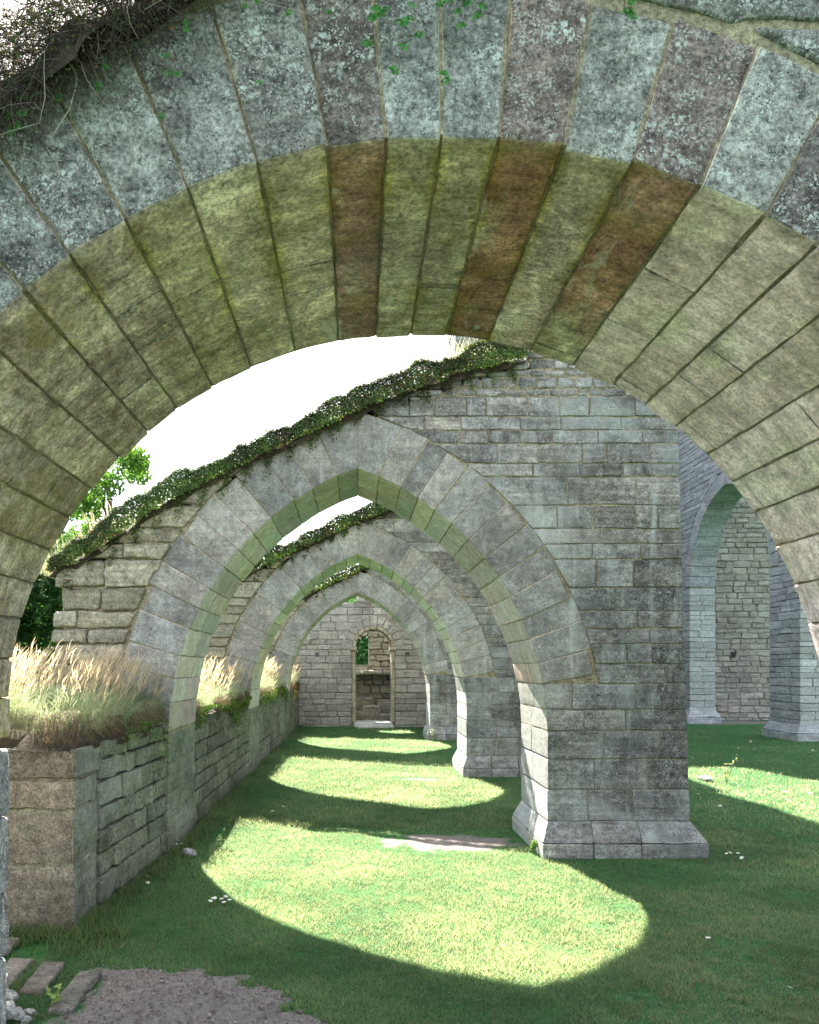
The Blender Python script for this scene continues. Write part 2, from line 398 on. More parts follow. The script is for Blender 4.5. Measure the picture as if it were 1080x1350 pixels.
def ring(S, A, T, y0, y1, thick, n, ths, side, tints=None, step=(.09, .12, .08), r=.012, amp=.004, gap=.006, split=True, mats=(0, 0, 1, 1, 1, 0), vary=.03, closed_top=True):
    """voussoirs between the angles ths (list, springing to crown)"""
    for i in range(len(ths)-1):
        a, b = ths[i], ths[i+1]
        tk = thick*(1+R_.uniform(-vary, vary))
        g = gap
        a0 = a+g/A.R; b0 = b-g/A.R; a1 = a+g/(A.R+tk); b1 = b-g/(A.R+tk)
        if closed_top and i == len(ths)-2 and A.off > 0:
            b0 = A.thtop(0)-g/A.R*.6; b1 = A.thtop(tk)-g/A.R*.6
        tint = tints[i] if tints else rtint(.13)
        dr = R_.uniform(-.004, .004)
        cuts = [y0+R_.uniform(-.006, .006)]
        if split:
            cuts.append(y0+(y1-y0)*R_.choice([.35, .5, .62]))
        cuts.append(y1+R_.uniform(-.01, .012))
        for k in range(len(cuts)-1):
            ya = cuts[k]+(g*.6 if k else 0); yb = cuts[k+1]-(g*.6 if k < len(cuts)-2 else 0)
            c = np.zeros((2, 2, 2, 3))
            for j, y in enumerate((ya, yb)):
                for ii, (t0, t1) in enumerate(((a0, a1), (b0, b1))):
                    x, z = A.pt(t0, dr, side); c[ii, j, 0] = T(x, y, z)
                    x, z = A.pt(t1, tk, side); c[ii, j, 1] = T(x, y, z)
            tt = tint if k == 0 else tuple(q*R_.uniform(.9, 1.1) for q in tint)
            S.add(c, r, step, amp, tt, mats)

def fill(S, T, z0, z1, la, lb, ra, rb, avg, y0, y1, thick=None, fullL=False, fullR=False, g=.006, tintf=None,
         step=(.1, .2, .07), r=.012, amp=.004, mats=(0, 0, 1, 1, 0, 0), face=.006, facing=.22, minw=.08, matf=None):
    """one course of blocks; la/lb left x at z0/z1, ra/rb right x"""
    L0 = max(la, lb); R0 = min(ra, rb)
    w = (ra+rb)/2-(la+lb)/2
    if w < .03: return
    n = max(1, int(round(w/avg)))
    lens = R_.uniform(.55, 1.5, n); lens /= lens.sum()
    cuts = (la+lb)/2+np.cumsum(lens)[:-1]*w
    cuts = [c for c in cuts if c > L0+minw and c < R0-minw]
    xs0 = [la]+list(cuts)+[ra]; xs1 = [lb]+list(cuts)+[rb]
    m = len(xs0)-1
    for i in range(m):
        a0, b0, a1, b1 = xs0[i], xs0[i+1], xs1[i], xs1[i+1]
        gl = g
        full = (fullL and i == 0) or (fullR and i == m-1)
        ys = y0+R_.uniform(-face, min(face, .003))
        tint = tintf((a0+b0)/2, (z0+z1)/2) if tintf else rtint()
        mm = matf((a0+b0)/2, (z0+z1)/2) if matf else mats
        rr = r*R_.uniform(.8, 1.4)
        if full and thick:
            cut = y0+thick*R_.uniform(.35, .65)
            segs = [(ys, cut-g*.5), (cut+g*.5, y0+thick+R_.uniform(-face, face))]
        else: segs = [(ys, y0+facing)]
        for ya, yb in segs:
            S.add(box8(T, a0+gl, b0-gl, a1+gl, b1-gl, ya, yb, z0+g, z1-g), rr, step, amp, tint, mm)

def courses(z0, z1, hf):
    z = [z0]
    while z[-1] < z1-.06:
        z.append(min(z1, z[-1]+hf(z[-1])))
    return z

PROFILE = [(-2.62, 2.42), (-2.25, 2.62), (-1.63, 3.04), (-.92, 3.38), (.05, 3.84), (.83, 4.13), (1.42, 4.26)]
def ptop(x):
    return float(np.interp(x, [p[0] for p in PROFILE], [p[1] for p in PROFILE]))
def xleft(z):   # left boundary of masonry at height z
    zs = [p[1] for p in PROFILE]; xs = [p[0] for p in PROFILE]
    if z < zs[0]: return None
    return float(np.interp(z, zs, xs))

TRANS = Arch(2.43, .82, 1.02)
def PR(z): return PIER_R+.035-.03*max(z, 0)
PIER_R = 2.80; JAMB = 1.618; WALL_H = 8.1

def arch_wall(label, yf, thick, seed, detail, hz=1.0):  # hz lightens the stone tints, painting haze onto the farther arches
    global R_
    R_ = np.random.RandomState(seed)
    root = thing('arch_wall', label, 'stone arch', (0, yf, 0))
    A = TRANS
    st = (.09/detail, .2, .06/detail)
    RT = .46
    # the mortar core, a single outline with the arch cut out
    def inn(z): return A.hw(z)+.006
    pts = [(PIER_R+.02, -.2), (PIER_R+.02-.03*WALL_H, WALL_H), (1.46, WALL_H), (1.46, 4.22)]
    for x, z in reversed(PROFILE): pts.append((x+.10, z-.10))
    pts += [(-2.48, 1.0), (-1.9, 1.0), (-1.9, -.2), (-inn(0)-.01, -.2)]
    for k in range(0, 25):
        th = A.thtop(.006)*k/24; x, z = A.pt(th, .006, -1); pts.append((x, z))
    for k in range(23, -1, -1):
        th = A.thtop(.006)*k/24; x, z = A.pt(th, .006, 1); pts.append((x, z))
    pts += [(JAMB+.012, .9), (JAMB+.012, -.2)]
    prism('mortar_core', pts, ID, yf+.009, yf+thick-.016, M['mortar'], root)
    # ring
    S = Stones()
    th0R = math.asin((1.47-A.zc)/A.R)
    for side, start, n in ((1, th0R, 13), (-1, 0.02, 14)):
        tt = A.thtop(); d = R_.uniform(.86, 1.14, n); d = np.cumsum(d/d.sum())*(tt-start)+start
        ths = [start]+list(d)
        tin = []; hz_ = hz
        for i in range(n):
            b = R_.uniform(.74, 1.16); wv = R_.choice([0, 0, .05])
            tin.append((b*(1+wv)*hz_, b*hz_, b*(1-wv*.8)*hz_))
        ring(S, A, ID, yf, yf+thick, RT, n, ths, side, tin, (.09/detail, .14/detail, .09/detail), .007, .003, .003, True, (0, 0, 1, 1, 1, 0), .05)
    S.build('arch_ring', [M['ring'], M['ring_soffit']], root)
    # coursed masonry
    S = Stones()
    def tintf(x, z):
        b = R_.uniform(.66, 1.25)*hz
        if x > 1.95: b *= R_.uniform(.62, 1.02)
        w = R_.uniform(-.03, .05)
        if x < -.9: w += .04
        return (b*(1+w), b, b*(1-w))
    def matf(x, z):
        return (2, 2, 2, 2, 2, 2) if x < -.8 and z > 1 else (0, 0, 1, 0, 0, 0)
    # below the ring: right pier with pale reveal, left respond
    zs = [0.30]+[.30+.235, .30+.50, .30+.77, .30+.92, 1.47]
    zs = [.30, .57, .83, 1.07, 1.25, 1.47]
    for a, b in zip(zs[:-1], zs[1:]):
        jl0 = min(JAMB, A.hw(a)); jl1 = min(JAMB, A.hw(b))
        fill(S, ID, a, b, jl0, jl1, PR(a), PR(b), .42, yf, 0, thick, True, True, tintf=tintf, matf=matf, step=st, amp=.003, r=.007, g=.0035, face=.006)
    z = -.1
    while z < 1.5:
        h = R_.uniform(.16, .30); h = min(h, 1.5-z) if 1.5-z-h > .08 else 1.5-z
        if z+h <= 1.02: xl = -1.93
        else: xl = -2.55+R_.uniform(-.04, .08)
        l0, l1 = -A.hw(z), -A.hw(z+h)
        if z < A.zc: fill(S, ID, z, z+h, -1.9, -1.9, l0, l1, 2, yf, 0, thick, False, True, tintf=lambda x, z: rtint(.12), mats=(3,)*6 if z > .8 else (4,)*6, step=st, amp=.004, g=.003, r=.007)
        z += h
    # beside and above the ring
    def hf(z):
        if z > 3.84 and z < 5.0: return R_.uniform(.055, .11)
        return R_.choice([.115, .13, .15, .17, .20, .24])
    zr = courses(1.47, WALL_H, hf)
    et = RT+.012
    for a, b in zip(zr[:-1], zr[1:]):
        e0, e1 = A.hw(a, et), A.hw(b, et)
        sm = 3.84 < a < 5.0
        avg = .16 if sm else R_.choice([.30, .42, .55])
        rr = .014 if sm else .007
        top = a > A.top(et)-.02
        rx0 = PR(a); rx1 = PR(b)
        stp = st if a < 5.6 else (.3, .3, .2)
        if a < PROFILE[-1][1]-.06:
            m = max(a, b)
            m = a+.35*(b-a)
            xl = xleft(m) if m > PROFILE[0][1] else -2.58+R_.uniform(-.06, .08)
            if xl is not None:
                if top:
                    fill(S, ID, a, b, xl, xl, rx0, rx1, avg, yf, 0, thick, False, True, tintf=tintf, mats=(0, 0, 0, 0, 0, 0), step=stp, amp=.004, r=rr, g=.004, face=.006)
                else:
                    if -e1-xl > .08 or -e0-xl > .1:
                        fill(S, ID, a, b, xl, xl, -e0, -max(e1, 0), .42, yf, 0, thick, True, False, tintf=tintf, matf=matf, step=st, amp=.009, r=.014, face=.03, g=.005)
                    fill(S, ID, a, b, e0, e1, rx0, rx1, avg, yf, 0, thick, False, True, tintf=tintf, mats=(0, 0, 0, 0, 0, 0), step=stp, amp=.004, r=rr, g=.004, face=.006)
        else:
            fill(S, ID, a, b, 1.44, 1.44, rx0, rx1, avg*1.3, yf, 0, thick, True, True, tintf=tintf, mats=(0, 0, 0, 0, 0, 0), step=stp, amp=.006, r=rr)
    # left toothing below the sloping top
    zr = courses(1.02, 1.47, lambda z: .15)
    for a, b in zip(zr[:-1], zr[1:]):
        e0, e1 = A.hw(a, et), A.hw(b, et)
        fill(S, ID, a, b, -2.56, -2.56, -e0, -e1, .4, yf, 0, thick, True, False, tintf=tintf, matf=matf, step=st, amp=.009, r=.014, face=.03, g=.005)
    S.build('coursed_masonry', [M['wall'], M['reveal'], M['wall_rough'], M['ring_soffit'], M['low_side']], root)
    # plinth: vertical base course and a sloped chamfer course
    S = Stones()
    o = .105
    xs = [JAMB-.075, 1.98, 2.38, PIER_R+.14]
    yb0, yb1 = yf-o, yf+thick+o
    for i in range(3):
        for (ya, yb) in ((yb0, yf+.45), (yf+.45, yb1)):
            c = box8(ID, xs[i]+.002, xs[i+1]-.002, xs[i]+.002, xs[i+1]-.002, ya, yb, -.12, .128)
            S.add(c, .012, st, .005, rtint(.1), (0, 0, 1, 0, 0, 0))
            # chamfer: top pulled in to the shaft
            xa = JAMB-.002 if i == 0 else xs[i]; xb = PIER_R+.03 if i == 2 else xs[i+1]
            c = np.zeros((2, 2, 2, 3))
            yta = yf-.002 if ya == yb0 else ya; ytb = yf+thick+.002 if yb == yb1 else yb
            for ii, (xbot, xtop) in enumerate(((xs[i]+.002, xa+.002), (xs[i+1]-.002, xb-.002))):
                for j, (y_b, y_t) in enumerate(((ya, yta), (yb, ytb))):
                    c[ii, j, 0] = (xbot, y_b, .131); c[ii, j, 1] = (xtop, y_t, .302)
            S.add(c, .010, st, .004, rtint(.1), (0, 0, 1, 0, 0, 0))
    S.build('plinth', [M['wall'], M['reveal']], root)
    return root

BAYS = [(6.45, 1.05), (11.28, 1.05), (17.02, .95)]
w2 = arch_wall('large pointed stone arch nearest behind the foreground arch, its pier splayed at the foot on the lawn', BAYS[0][0], BAYS[0][1], 5, 1.25)
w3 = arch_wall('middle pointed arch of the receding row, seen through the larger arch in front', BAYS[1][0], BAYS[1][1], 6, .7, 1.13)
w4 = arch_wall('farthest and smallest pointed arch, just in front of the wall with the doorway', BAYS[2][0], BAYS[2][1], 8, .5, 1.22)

# ------------------------------------------------------------------ the foreground arch
R_ = np.random.RandomState(21)
NY0, NY1 = 2.10, 3.36
NA = Arch(1.835, 0.0, 1.244, x0=.25)
near = thing('foreground_arch', 'broad round arch overhead in the foreground with lichen-speckled face and greenish underside', 'stone arch', (0, NY0, 0))
# joints measured from the crown, metres along the front arris
jx = [88, 163, 245, 338, 430, 508, 582, 658, 745, 835, 925, 1010, 1078]
angs = [math.acos(max(-1, min(1, (x-590)/877))) for x in jx]      # from the right horizontal
angs = sorted(angs)
ext = []
a = angs[-1]
while a < pi-.05: a += R_.uniform(.088, .105); ext.append(min(a, pi))
pre = []
a = angs[0]
while a > .05: a -= R_.uniform(.088, .105); pre.append(max(a, 0))
angs = pre[::-1]+angs+ext
BR = (.62, .36, .24); OL = (.80, .84, .70); PL = (1.26, 1.12, 1.16); MD = (1.0, 1.02, .92)  # PL puts the stronger light on the right-hand soffit into the tint
S = Stones()
nx = lambda th: 590+877*math.cos(th)
for i in range(len(angs)-1):
    a, b = angs[i], angs[i+1]
    xm = (nx(a)+nx(b))/2
    if 430 < xm < 508: sof, fac = (.58, .42, .36), (.66, .60, .59)
    elif 658 < xm < 745: sof, fac = (.70, .49, .38), (.80, .68, .66)
    elif 835 < xm < 925: sof, fac = (.74, .50, .40), (.64, .55, .54)
    elif xm > 1010: sof, fac = PL, (.66, .62, .63)
    elif xm > 925: sof, fac = PL, (1.12, 1.18, 1.2)
    elif xm > 745: sof, fac = (1.12, 1.1, 1.04), (1.15, 1.22, 1.23)
    elif xm < 165: sof, fac = (.80, .82, .66), (.80, .84, .86)
    elif xm < 245: sof, fac = (.84, .88, .62), (.86, .92, .92)
    elif xm < 338: sof, fac = (1.02, 1.06, .84), (.86, .90, .92)
    elif xm < 430: sof, fac = (.98, .98, .80), (.82, .84, .84)
    else: sof, fac = (.84, .88, .72), (1.02, 1.10, 1.14)
    sof = (sof[0]*1.02, sof[1]*.965, sof[2]*1.02)
    g = .0038
    tk = .44 if xm < 700 else (.405 if xm < 1000 else .38)
    tk += R_.uniform(-.012, .012)
    dr = R_.uniform(-.004, .004)
    # front block, and a long soffit block behind it: both are cut through the thickness
    ncut = R_.choice([1, 2]) if 240 < xm else R_.choice([2, 3])
    fr = sorted(R_.uniform(.3, .75, ncut)) if ncut < 3 else [.28, .52, .76]
    if ncut == 1 and xm > 600: fr = [.93]
    cuts = [NY0+R_.uniform(-.007, .007)]+[NY0+(NY1-NY0)*f for f in fr]+[NY1+R_.uniform(-.018, .015)]
    for k in range(len(cuts)-1):
        ya = cuts[k]+(g*.3 if k else 0); yb = cuts[k+1]-(g*.3 if k < len(cuts)-2 else 0)
        if yb-ya < .05: continue
        c = np.zeros((2, 2, 2, 3))
        for j, y in enumerate((ya, yb)):
            for ii, th in enumerate((a, b)):
                sg = 1 if ii == 0 else -1
                x, z = NA.pt(th+sg*g/NA.R, dr+R_.uniform(-.003, .003), 1); c[ii, j, 0] = (x, y, z)
                x, z = NA.pt(th+sg*g/(NA.R+tk), tk, 1); c[ii, j, 1] = (x, y, z)
        lf = (c[..., 0] < 0)*np.clip(1-(c[..., 2]-1.244)/.75, 0, 1); c[..., 0] += .04*lf
        q = R_.uniform(.9, 1.1) if k else 1
        S.add(c, .006, (.028, .035, .035), .0024, tuple(v*q for v in sof), (2, 2, 1, 1, 1, 0) if xm < 925 else (2, 2, 3, 3, 3, 0), freq=11)
        # face stain of its own, moss and dirt along the joints
        s_ud = S.ud
        T_ = S.T[-1]; V_ = S.V[-1]
        fm = np.clip((NY0+.03-V_[:, 1])/.02, 0, 1)[:, None]
        if sof[0] > sof[1]*1.15:      # brown ironstone, its colour fading into the green film of its neighbours
            bf = np.clip(-.05-1.0*fbm(V_*np.array([7, 3.5, 7])+9, 55, 4), 0, .75)
            if 835 < xm < 925: bf = np.clip(bf+np.clip((V_[:, 1]-2.85)/.4, 0, 1)*.85, 0, 1)
            T_[:, :3] = T_[:, :3]*(1-bf[:, None])+np.array([.92, .94, .80])*bf[:, None]
        elif xm > 160 and xm < 900:
            bf = np.clip(-.35+1.3*fbm(V_*np.array([2.5, 1.2, 2.5])+4, 56, 4), 0, .7)
            T_[:, :3] *= 1-bf[:, None]*np.array([.22, .36, .40])
        moss = np.exp(-s_ud/.020)*np.clip(.0+1.6*fbm(V_*2.6+3, 77, 3), 0, 1)*(1-fm[:, 0])*(.9 if xm < 800 else .35)
        T_[:, :3] *= 1-moss[:, None]*np.array([.32, .30, .92])
        dk = np.exp(-s_ud/.008)*np.clip(.2+1.3*fbm(V_*5, 78, 3), 0, 1)*.4
        T_[:, :3] = T_[:, :3]*(1-fm)*(1-dk[:, None])+np.array(fac)*np.array([1.07, .985, .95])*fm*(1-.4*dk[:, None])
S.build('arch_ring', [M['near_face'], M['near_soffit'], M['near_face'], M['near_pale_lit']], near)
# legs below the springing
for side in (-1, 1):
    S = Stones()
    for z0, z1 in zip([-.1, .33, .62, .95], [.33, .62, .95, 1.244]):
        xi = NA.x0+side*(NA.R-(.04 if side < 0 else 0)); xo = NA.x0+side*(NA.R+.50)
        for ya, yb in ((NY0, 2.62), (2.63, NY1)):
            a, b = min(xi, xo), max(xi, xo)
            S.add(box8(ID, a, b, a, b, ya+R_.uniform(-.006, .006), yb+R_.uniform(-.012, .008), z0+.003, z1-.003), .014, (.06, .06, .05), .006, bt(.95, 1.15, (1.0, 1.06, 1.1)), (0, 0, 0, 0, 0, 0))
    S.build('pier', [M['near_face']], near)
# masonry above and beside the ring
S = Stones()
def ntop(x): return float(np.interp(x, [-3.2, -1.9, -1.0, -.6, -.3, .2, 3.4], [1.9, 2.35, 3.13, 3.40, 3.62, 3.9, 4.2]))
zr = courses(0, 4.2, lambda z: R_.uniform(.17, .26))
for side in (-1, 1):
    S = Stones()
    for a, b in zip(zr[:-1], zr[1:]):
        e0, e1 = NA.hw(a, .455), NA.hw(b, .455)
        if a < 1.244: e0 = e1 = NA.R+.51
        if side > 0:
            fill(S, ID, a, b, NA.x0+e0, NA.x0+e1, 3.6, 3.6, .5, NY0+.004, 0, 1.2, False, False, tintf=lambda x, z: bt(.85, 1.1, (.88, .86, .82)), step=(.06, .2, .05), amp=.008, r=.02, mats=(0,)*6)
        else:
            xs_ = np.linspace(-3.2, .25, 70); ok = [x for x in xs_ if ntop(x) > b-.02]
            if not ok: continue
            xl = ok[0]; 
            if NA.x0-e1-xl > .1: fill(S, ID, a, b, xl, xl, NA.x0-e0, NA.x0-e1, .5, NY0+.004, 0, 1.2, True, False, tintf=lambda x, z: rtint(.1), step=(.06, .2, .05), amp=.008, r=.02, mats=(0,)*6)
    S.build('coursed_masonry', [M['near_face']], near)
pts = [(3.58, -.2), (3.58, 4.1), (.3, 3.8)]+[(x, ntop(x)-.05) for x in (-.3, -.6, -1.0, -1.9, -3.1)]+[(-3.1, -.2), (NA.x0-NA.R-.012, -.2)]
for k in range(0, 49):
    th = pi-pi*k/48; pts.append((NA.x0+(NA.R+.007)*math.cos(th), NA.zc+(NA.R+.007)*math.sin(th)))
pts += [(NA.x0+NA.R+.012, -.2)]
prism('mortar_core', pts, ID, NY0+.009, NY1+.004, M['mortar'], near, M['mortar_dark'])

# ------------------------------------------------------------------ low side wall
R_ = np.random.RandomState(31)
LX = -1.73; LY0, LY1 = 4.62, 20.95; LH = 1.12
low = thing('low_wall', 'long waist-high stone wall along the left edge of the lawn, tall grass on its top', 'wall', (LX, LY0, 0))
def lxf(y): return np.interp(y, [4.62, 6.45, 21], [-1.73, -1.628, -1.622])
TL = lambda x, y, z: (float(lxf(LY0+x))-y, LY0+x, z)
S = Stones()
zz = [-.1, .40, .735, .925, 1.12]
outs = [0, 0, .008, .02]
for k, (a, b) in enumerate(zip(zz[:-1], zz[1:])):
    o = -outs[k]
    cutx = [LX-.005-o*-1, LX-.005-.40*(1 if k % 2 else .78), LX-1.0, LX-1.62]
    cutx = [LX+.0+outs[k], LX-.42, LX-1.02-.1*(k % 2), LX-1.65]
    if k < 2: cutx = [LX, LX-.5, LX-1.15, LX-1.65]
    for i in range(3):
        S.add(box8(ID, cutx[i+1]+.004, cutx[i]-.0, cutx[i+1]+.004, cutx[i]-.0, LY0-outs[k]+R_.uniform(-.004, .004), LY0+(.46 if k % 2 else .36), a+.007, b-.009),
              .012, (.035, .05, .035), .005, rtint(.1), (0, 0, 1, 2, 0, 0), freq=13)
zc_ = courses(-.1, LH, lambda z: R_.uniform(.10, .2))
for a, b in zip(zc_[:-1], zc_[1:]):
    x0 = .40
    fill(S, TL, a, b, x0, x0, 3.4, 3.4, .34, R_.uniform(-.004, .004), 0, None, g=.006, step=(.05, .2, .05), r=.010, amp=.008, face=.010, mats=(3,)*6, tintf=lambda x, z: bt(.7, 1.2, (1, 1, .95)))
    fill(S, TL, a, b, 3.4, 3.4, 16.3, 16.3, .36, R_.uniform(-.004, .004), 0, None, g=.006, step=(.12, .2, .08), r=.012, amp=.008, face=.010, mats=(3,)*6, tintf=lambda x, z: bt(.7, 1.15, (1, 1, .95)))
S.build('coursed_masonry', [M['low_front'], M['low_front'], M['low_side'], M['low_side']], low)
prism('mortar_core', [(.007, -.2), (1.83, -.2), (16.28, -.2), (16.28, 1.10), (1.83, 1.10), (.007, 1.10)], TL, .008, 1.62, M['mortar_grey'], low)

# ------------------------------------------------------------------ aisle end wall with doorway
R_ = np.random.RandomState(41)
EY = 20.9; ET = .8
DA = Arch(.49, 0.0, 2.20, x0=.43)
endw = thing('end_wall', 'grey end wall of the aisle pierced by a round-headed doorway', 'wall', (.43, EY, 0))
def etop(x): return float(np.interp(x, [-3, -1.7, 1.3, 1.5], [2.6, 3.0, 3.95, 4.4]))
S = Stones()
zr = courses(-.1, 9.0, lambda z: R_.choice([.14, .17, .2, .24]))
FR = .10
for a, b in zip(zr[:-1], zr[1:]):
    holes = []
    e0, e1 = DA.hw(a, .30), DA.hw(b, .30)
    if a < 2.2: e0 = e1 = DA.R+FR
    if b < 4.4:
        xs_ = np.linspace(-3, 1.6, 93); ok = [x for x in xs_ if etop(x) > b-.04]
        if not ok: continue
        xl = ok[0]
        tf = lambda x, z: bt(.8, 1.15, (1, 1, 1))
        kw = dict(tintf=tf, step=(.2, .3, .12), r=.014, amp=.008, mats=(0,)*6, face=.012)
        if a < DA.top(.28):
            fill(S, ID, a, b, xl, xl, DA.x0-e0, DA.x0-e1, .4, EY, 0, ET, **kw)
            fill(S, ID, a, b, DA.x0+e0, DA.x0+e1, 2.8, 2.8, .4, EY, 0, ET, **kw)
        else: fill(S, ID, a, b, xl, xl, 2.8, 2.8, .4, EY, 0, ET, **kw)
S.build('coursed_masonry', [M['end']], endw)
pts = [(2.8, -.2), (2.8, 4.3), (1.55, 4.3)]+[(x, etop(x)-.06) for x in (1.3, -1.7, -3)]+[(-3, -.2), (DA.x0-DA.R-.02, -.2), (DA.x0-DA.R-.02, 2.2)]
for k in range(1, 24):
    th = pi-pi*k/24; pts.append((DA.x0+(DA.R+.02)*math.cos(th), DA.zc+(DA.R+.02)*math.sin(th)))
pts += [(DA.x0+DA.R+.02, 2.2), (DA.x0+DA.R+.02, -.2)]
prism('mortar_core', pts, ID, EY+.02, EY+ET-.02, M['mortar_grey'], endw)
S = Stones()
ths = list(np.linspace(0, pi, 12))
for i in range(11):   # outer relieving ring
    c = np.zeros((2, 2, 2, 3))
    for j, y in enumerate((EY-.006, EY+.25)):
        for ii, th in enumerate((ths[i]+.012, ths[i+1]-.012)):
            x, z = DA.pt(th, FR, 1); c[ii, j, 0] = (x, y, z)
            x, z = DA.pt(th, .38, 1); c[ii, j, 1] = (x, y, z)
    S.add(c, .01, (.1, .2, .1), .006, rtint(.15), (0,)*6)
S.build('relieving_arch', [M['end']], endw)
door = S = Stones()
ths = list(np.linspace(0, pi, 10))
for i in range(9):
    c = np.zeros((2, 2, 2, 3))
    for j, y in enumerate((EY-.03, EY+ET)):
        for ii, th in enumerate((ths[i]+.008, ths[i+1]-.008)):
            x, z = DA.pt(th, 0, 1); c[ii, j, 0] = (x, y, z)
            x, z = DA.pt(th, FR-.004, 1); c[ii, j, 1] = (x, y, z)
    S.add(c, .014, (.08, .2, .06), .006, rtint(.1), (0,)*6)
for side in (-1, 1):
    zq = [.12, .5, .95, 1.3, 1.75, 2.10]
    for a, b in zip(zq[:-1], zq[1:]):
        x0 = DA.x0+side*DA.R; x1 = DA.x0+side*(DA.R+FR-.004)
        S.add(box8(ID, min(x0, x1), max(x0, x1), min(x0, x1), max(x0, x1), EY-.03, EY+ET, a+.004, b-.004), .014, (.08, .2, .1), .006, rtint(.1), (0,)*6)
    x0 = DA.x0+side*(DA.R-.03); x1 = DA.x0+side*(DA.R+FR+.05)
    S.add(box8(ID, min(x0, x1), max(x0, x1), min(x0, x1), max(x0, x1), EY-.07, EY+ET, 2.10, 2.20), .014, (.08, .2, .05), .006, rtint(.1), (0,)*6)
S.build('door_surround', [M['golden']], endw)
S = Stones()
S.add(box8(ID, -.10, .96, -.10, .96, EY-.10, EY+ET, -.1, .12), .02, (.15, .2, .08), .008, (1.3, 1.3, 1.3), (0,)*6)
S.add(box8(ID, 0.0, .98, 0.0, .98, EY-.42, EY-.11, -.1, .055), .02, (.15, .15, .08), .008, (1.2, 1.2, 1.2), (0,)*6)
S.build('door_step', [M['reveal']], endw)
# putlog holes as dark blocks in the face, their inner shade painted as colour
for hx, hz in ((-1.12, 1.98), (1.36, 2.0)):
    S = Stones()
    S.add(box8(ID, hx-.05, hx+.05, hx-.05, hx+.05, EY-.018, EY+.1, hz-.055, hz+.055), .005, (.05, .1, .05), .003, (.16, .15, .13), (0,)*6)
    S.build('putlog_hole_shade', [M['end']], endw)

# ruined wall behind the doorway with a small window
R_ = np.random.RandomState(51)
rear = thing('ruined_wall', 'broken rubble wall standing behind the doorway, small window opening near its top', 'wall', (.5, 23.2, 0))
S = Stones()
RYY = 23.2
zr = courses(-.1, 3.4, lambda z: R_.uniform(.14, .26))
for a, b in zip(zr[:-1], zr[1:]):
    kw = dict(tintf=lambda x, z: bt(.7, 1.15, (1, .98, .94)), step=(.2, .3, .12), r=.03, amp=.02, mats=(0,)*6, face=.04)
    if 1.72 < (a+b)/2 < 2.62:
        fill(S, ID, a, b, -3, -3, -.13, -.13, .4, RYY, 0, .6, fullR=True, **kw)
        fill(S, ID, a, b, .34, .34, 2.6, 2.6, .4, RYY, 0, .6, fullL=True, **kw)
    else: fill(S, ID, a, b, -3, -3, 2.6, 2.6, .4, RYY, 0, .6, **kw)
for x0, x1 in ((-.35, .15), (.15, .75), (.75, 1.3)):
    S.add(box8(ID, x0, x1-.01, x0, x1-.01, RYY-.55, RYY, 1.42, 1.54), .03, (.15, .15, .08), .02, (1.2, 1.2, 1.2), (0,)*6)
for x0, x1, y0, z1 in ((-.4, .2, 22.1, .34), (.1, .7, 22.4, .5), (.6, 1.3, 22.0, .28), (-.2, .5, 22.6, .75), (.5, 1.2, 22.7, .6)):
    S.add(box8(ID, x0, x1, x0+.05, x1-.04, y0, y0+.5, -.1, z1), .04, (.15, .15, .1), .03, rtint(.2), (0,)*6)
S.build('rubble_masonry', [M['wall_rough']], rear)
prism('mortar_core', [(-3, -.2), (2.6, -.2), (2.6, 3.3), (-3, 3.3), (-3, 2.6), (-.12, 2.62), (.33, 2.62), (.33, 1.72), (-.12, 1.72), (-.12, 2.61), (-3, 2.59)], ID, RYY+.05, RYY+.5, M['mortar_grey'], rear)

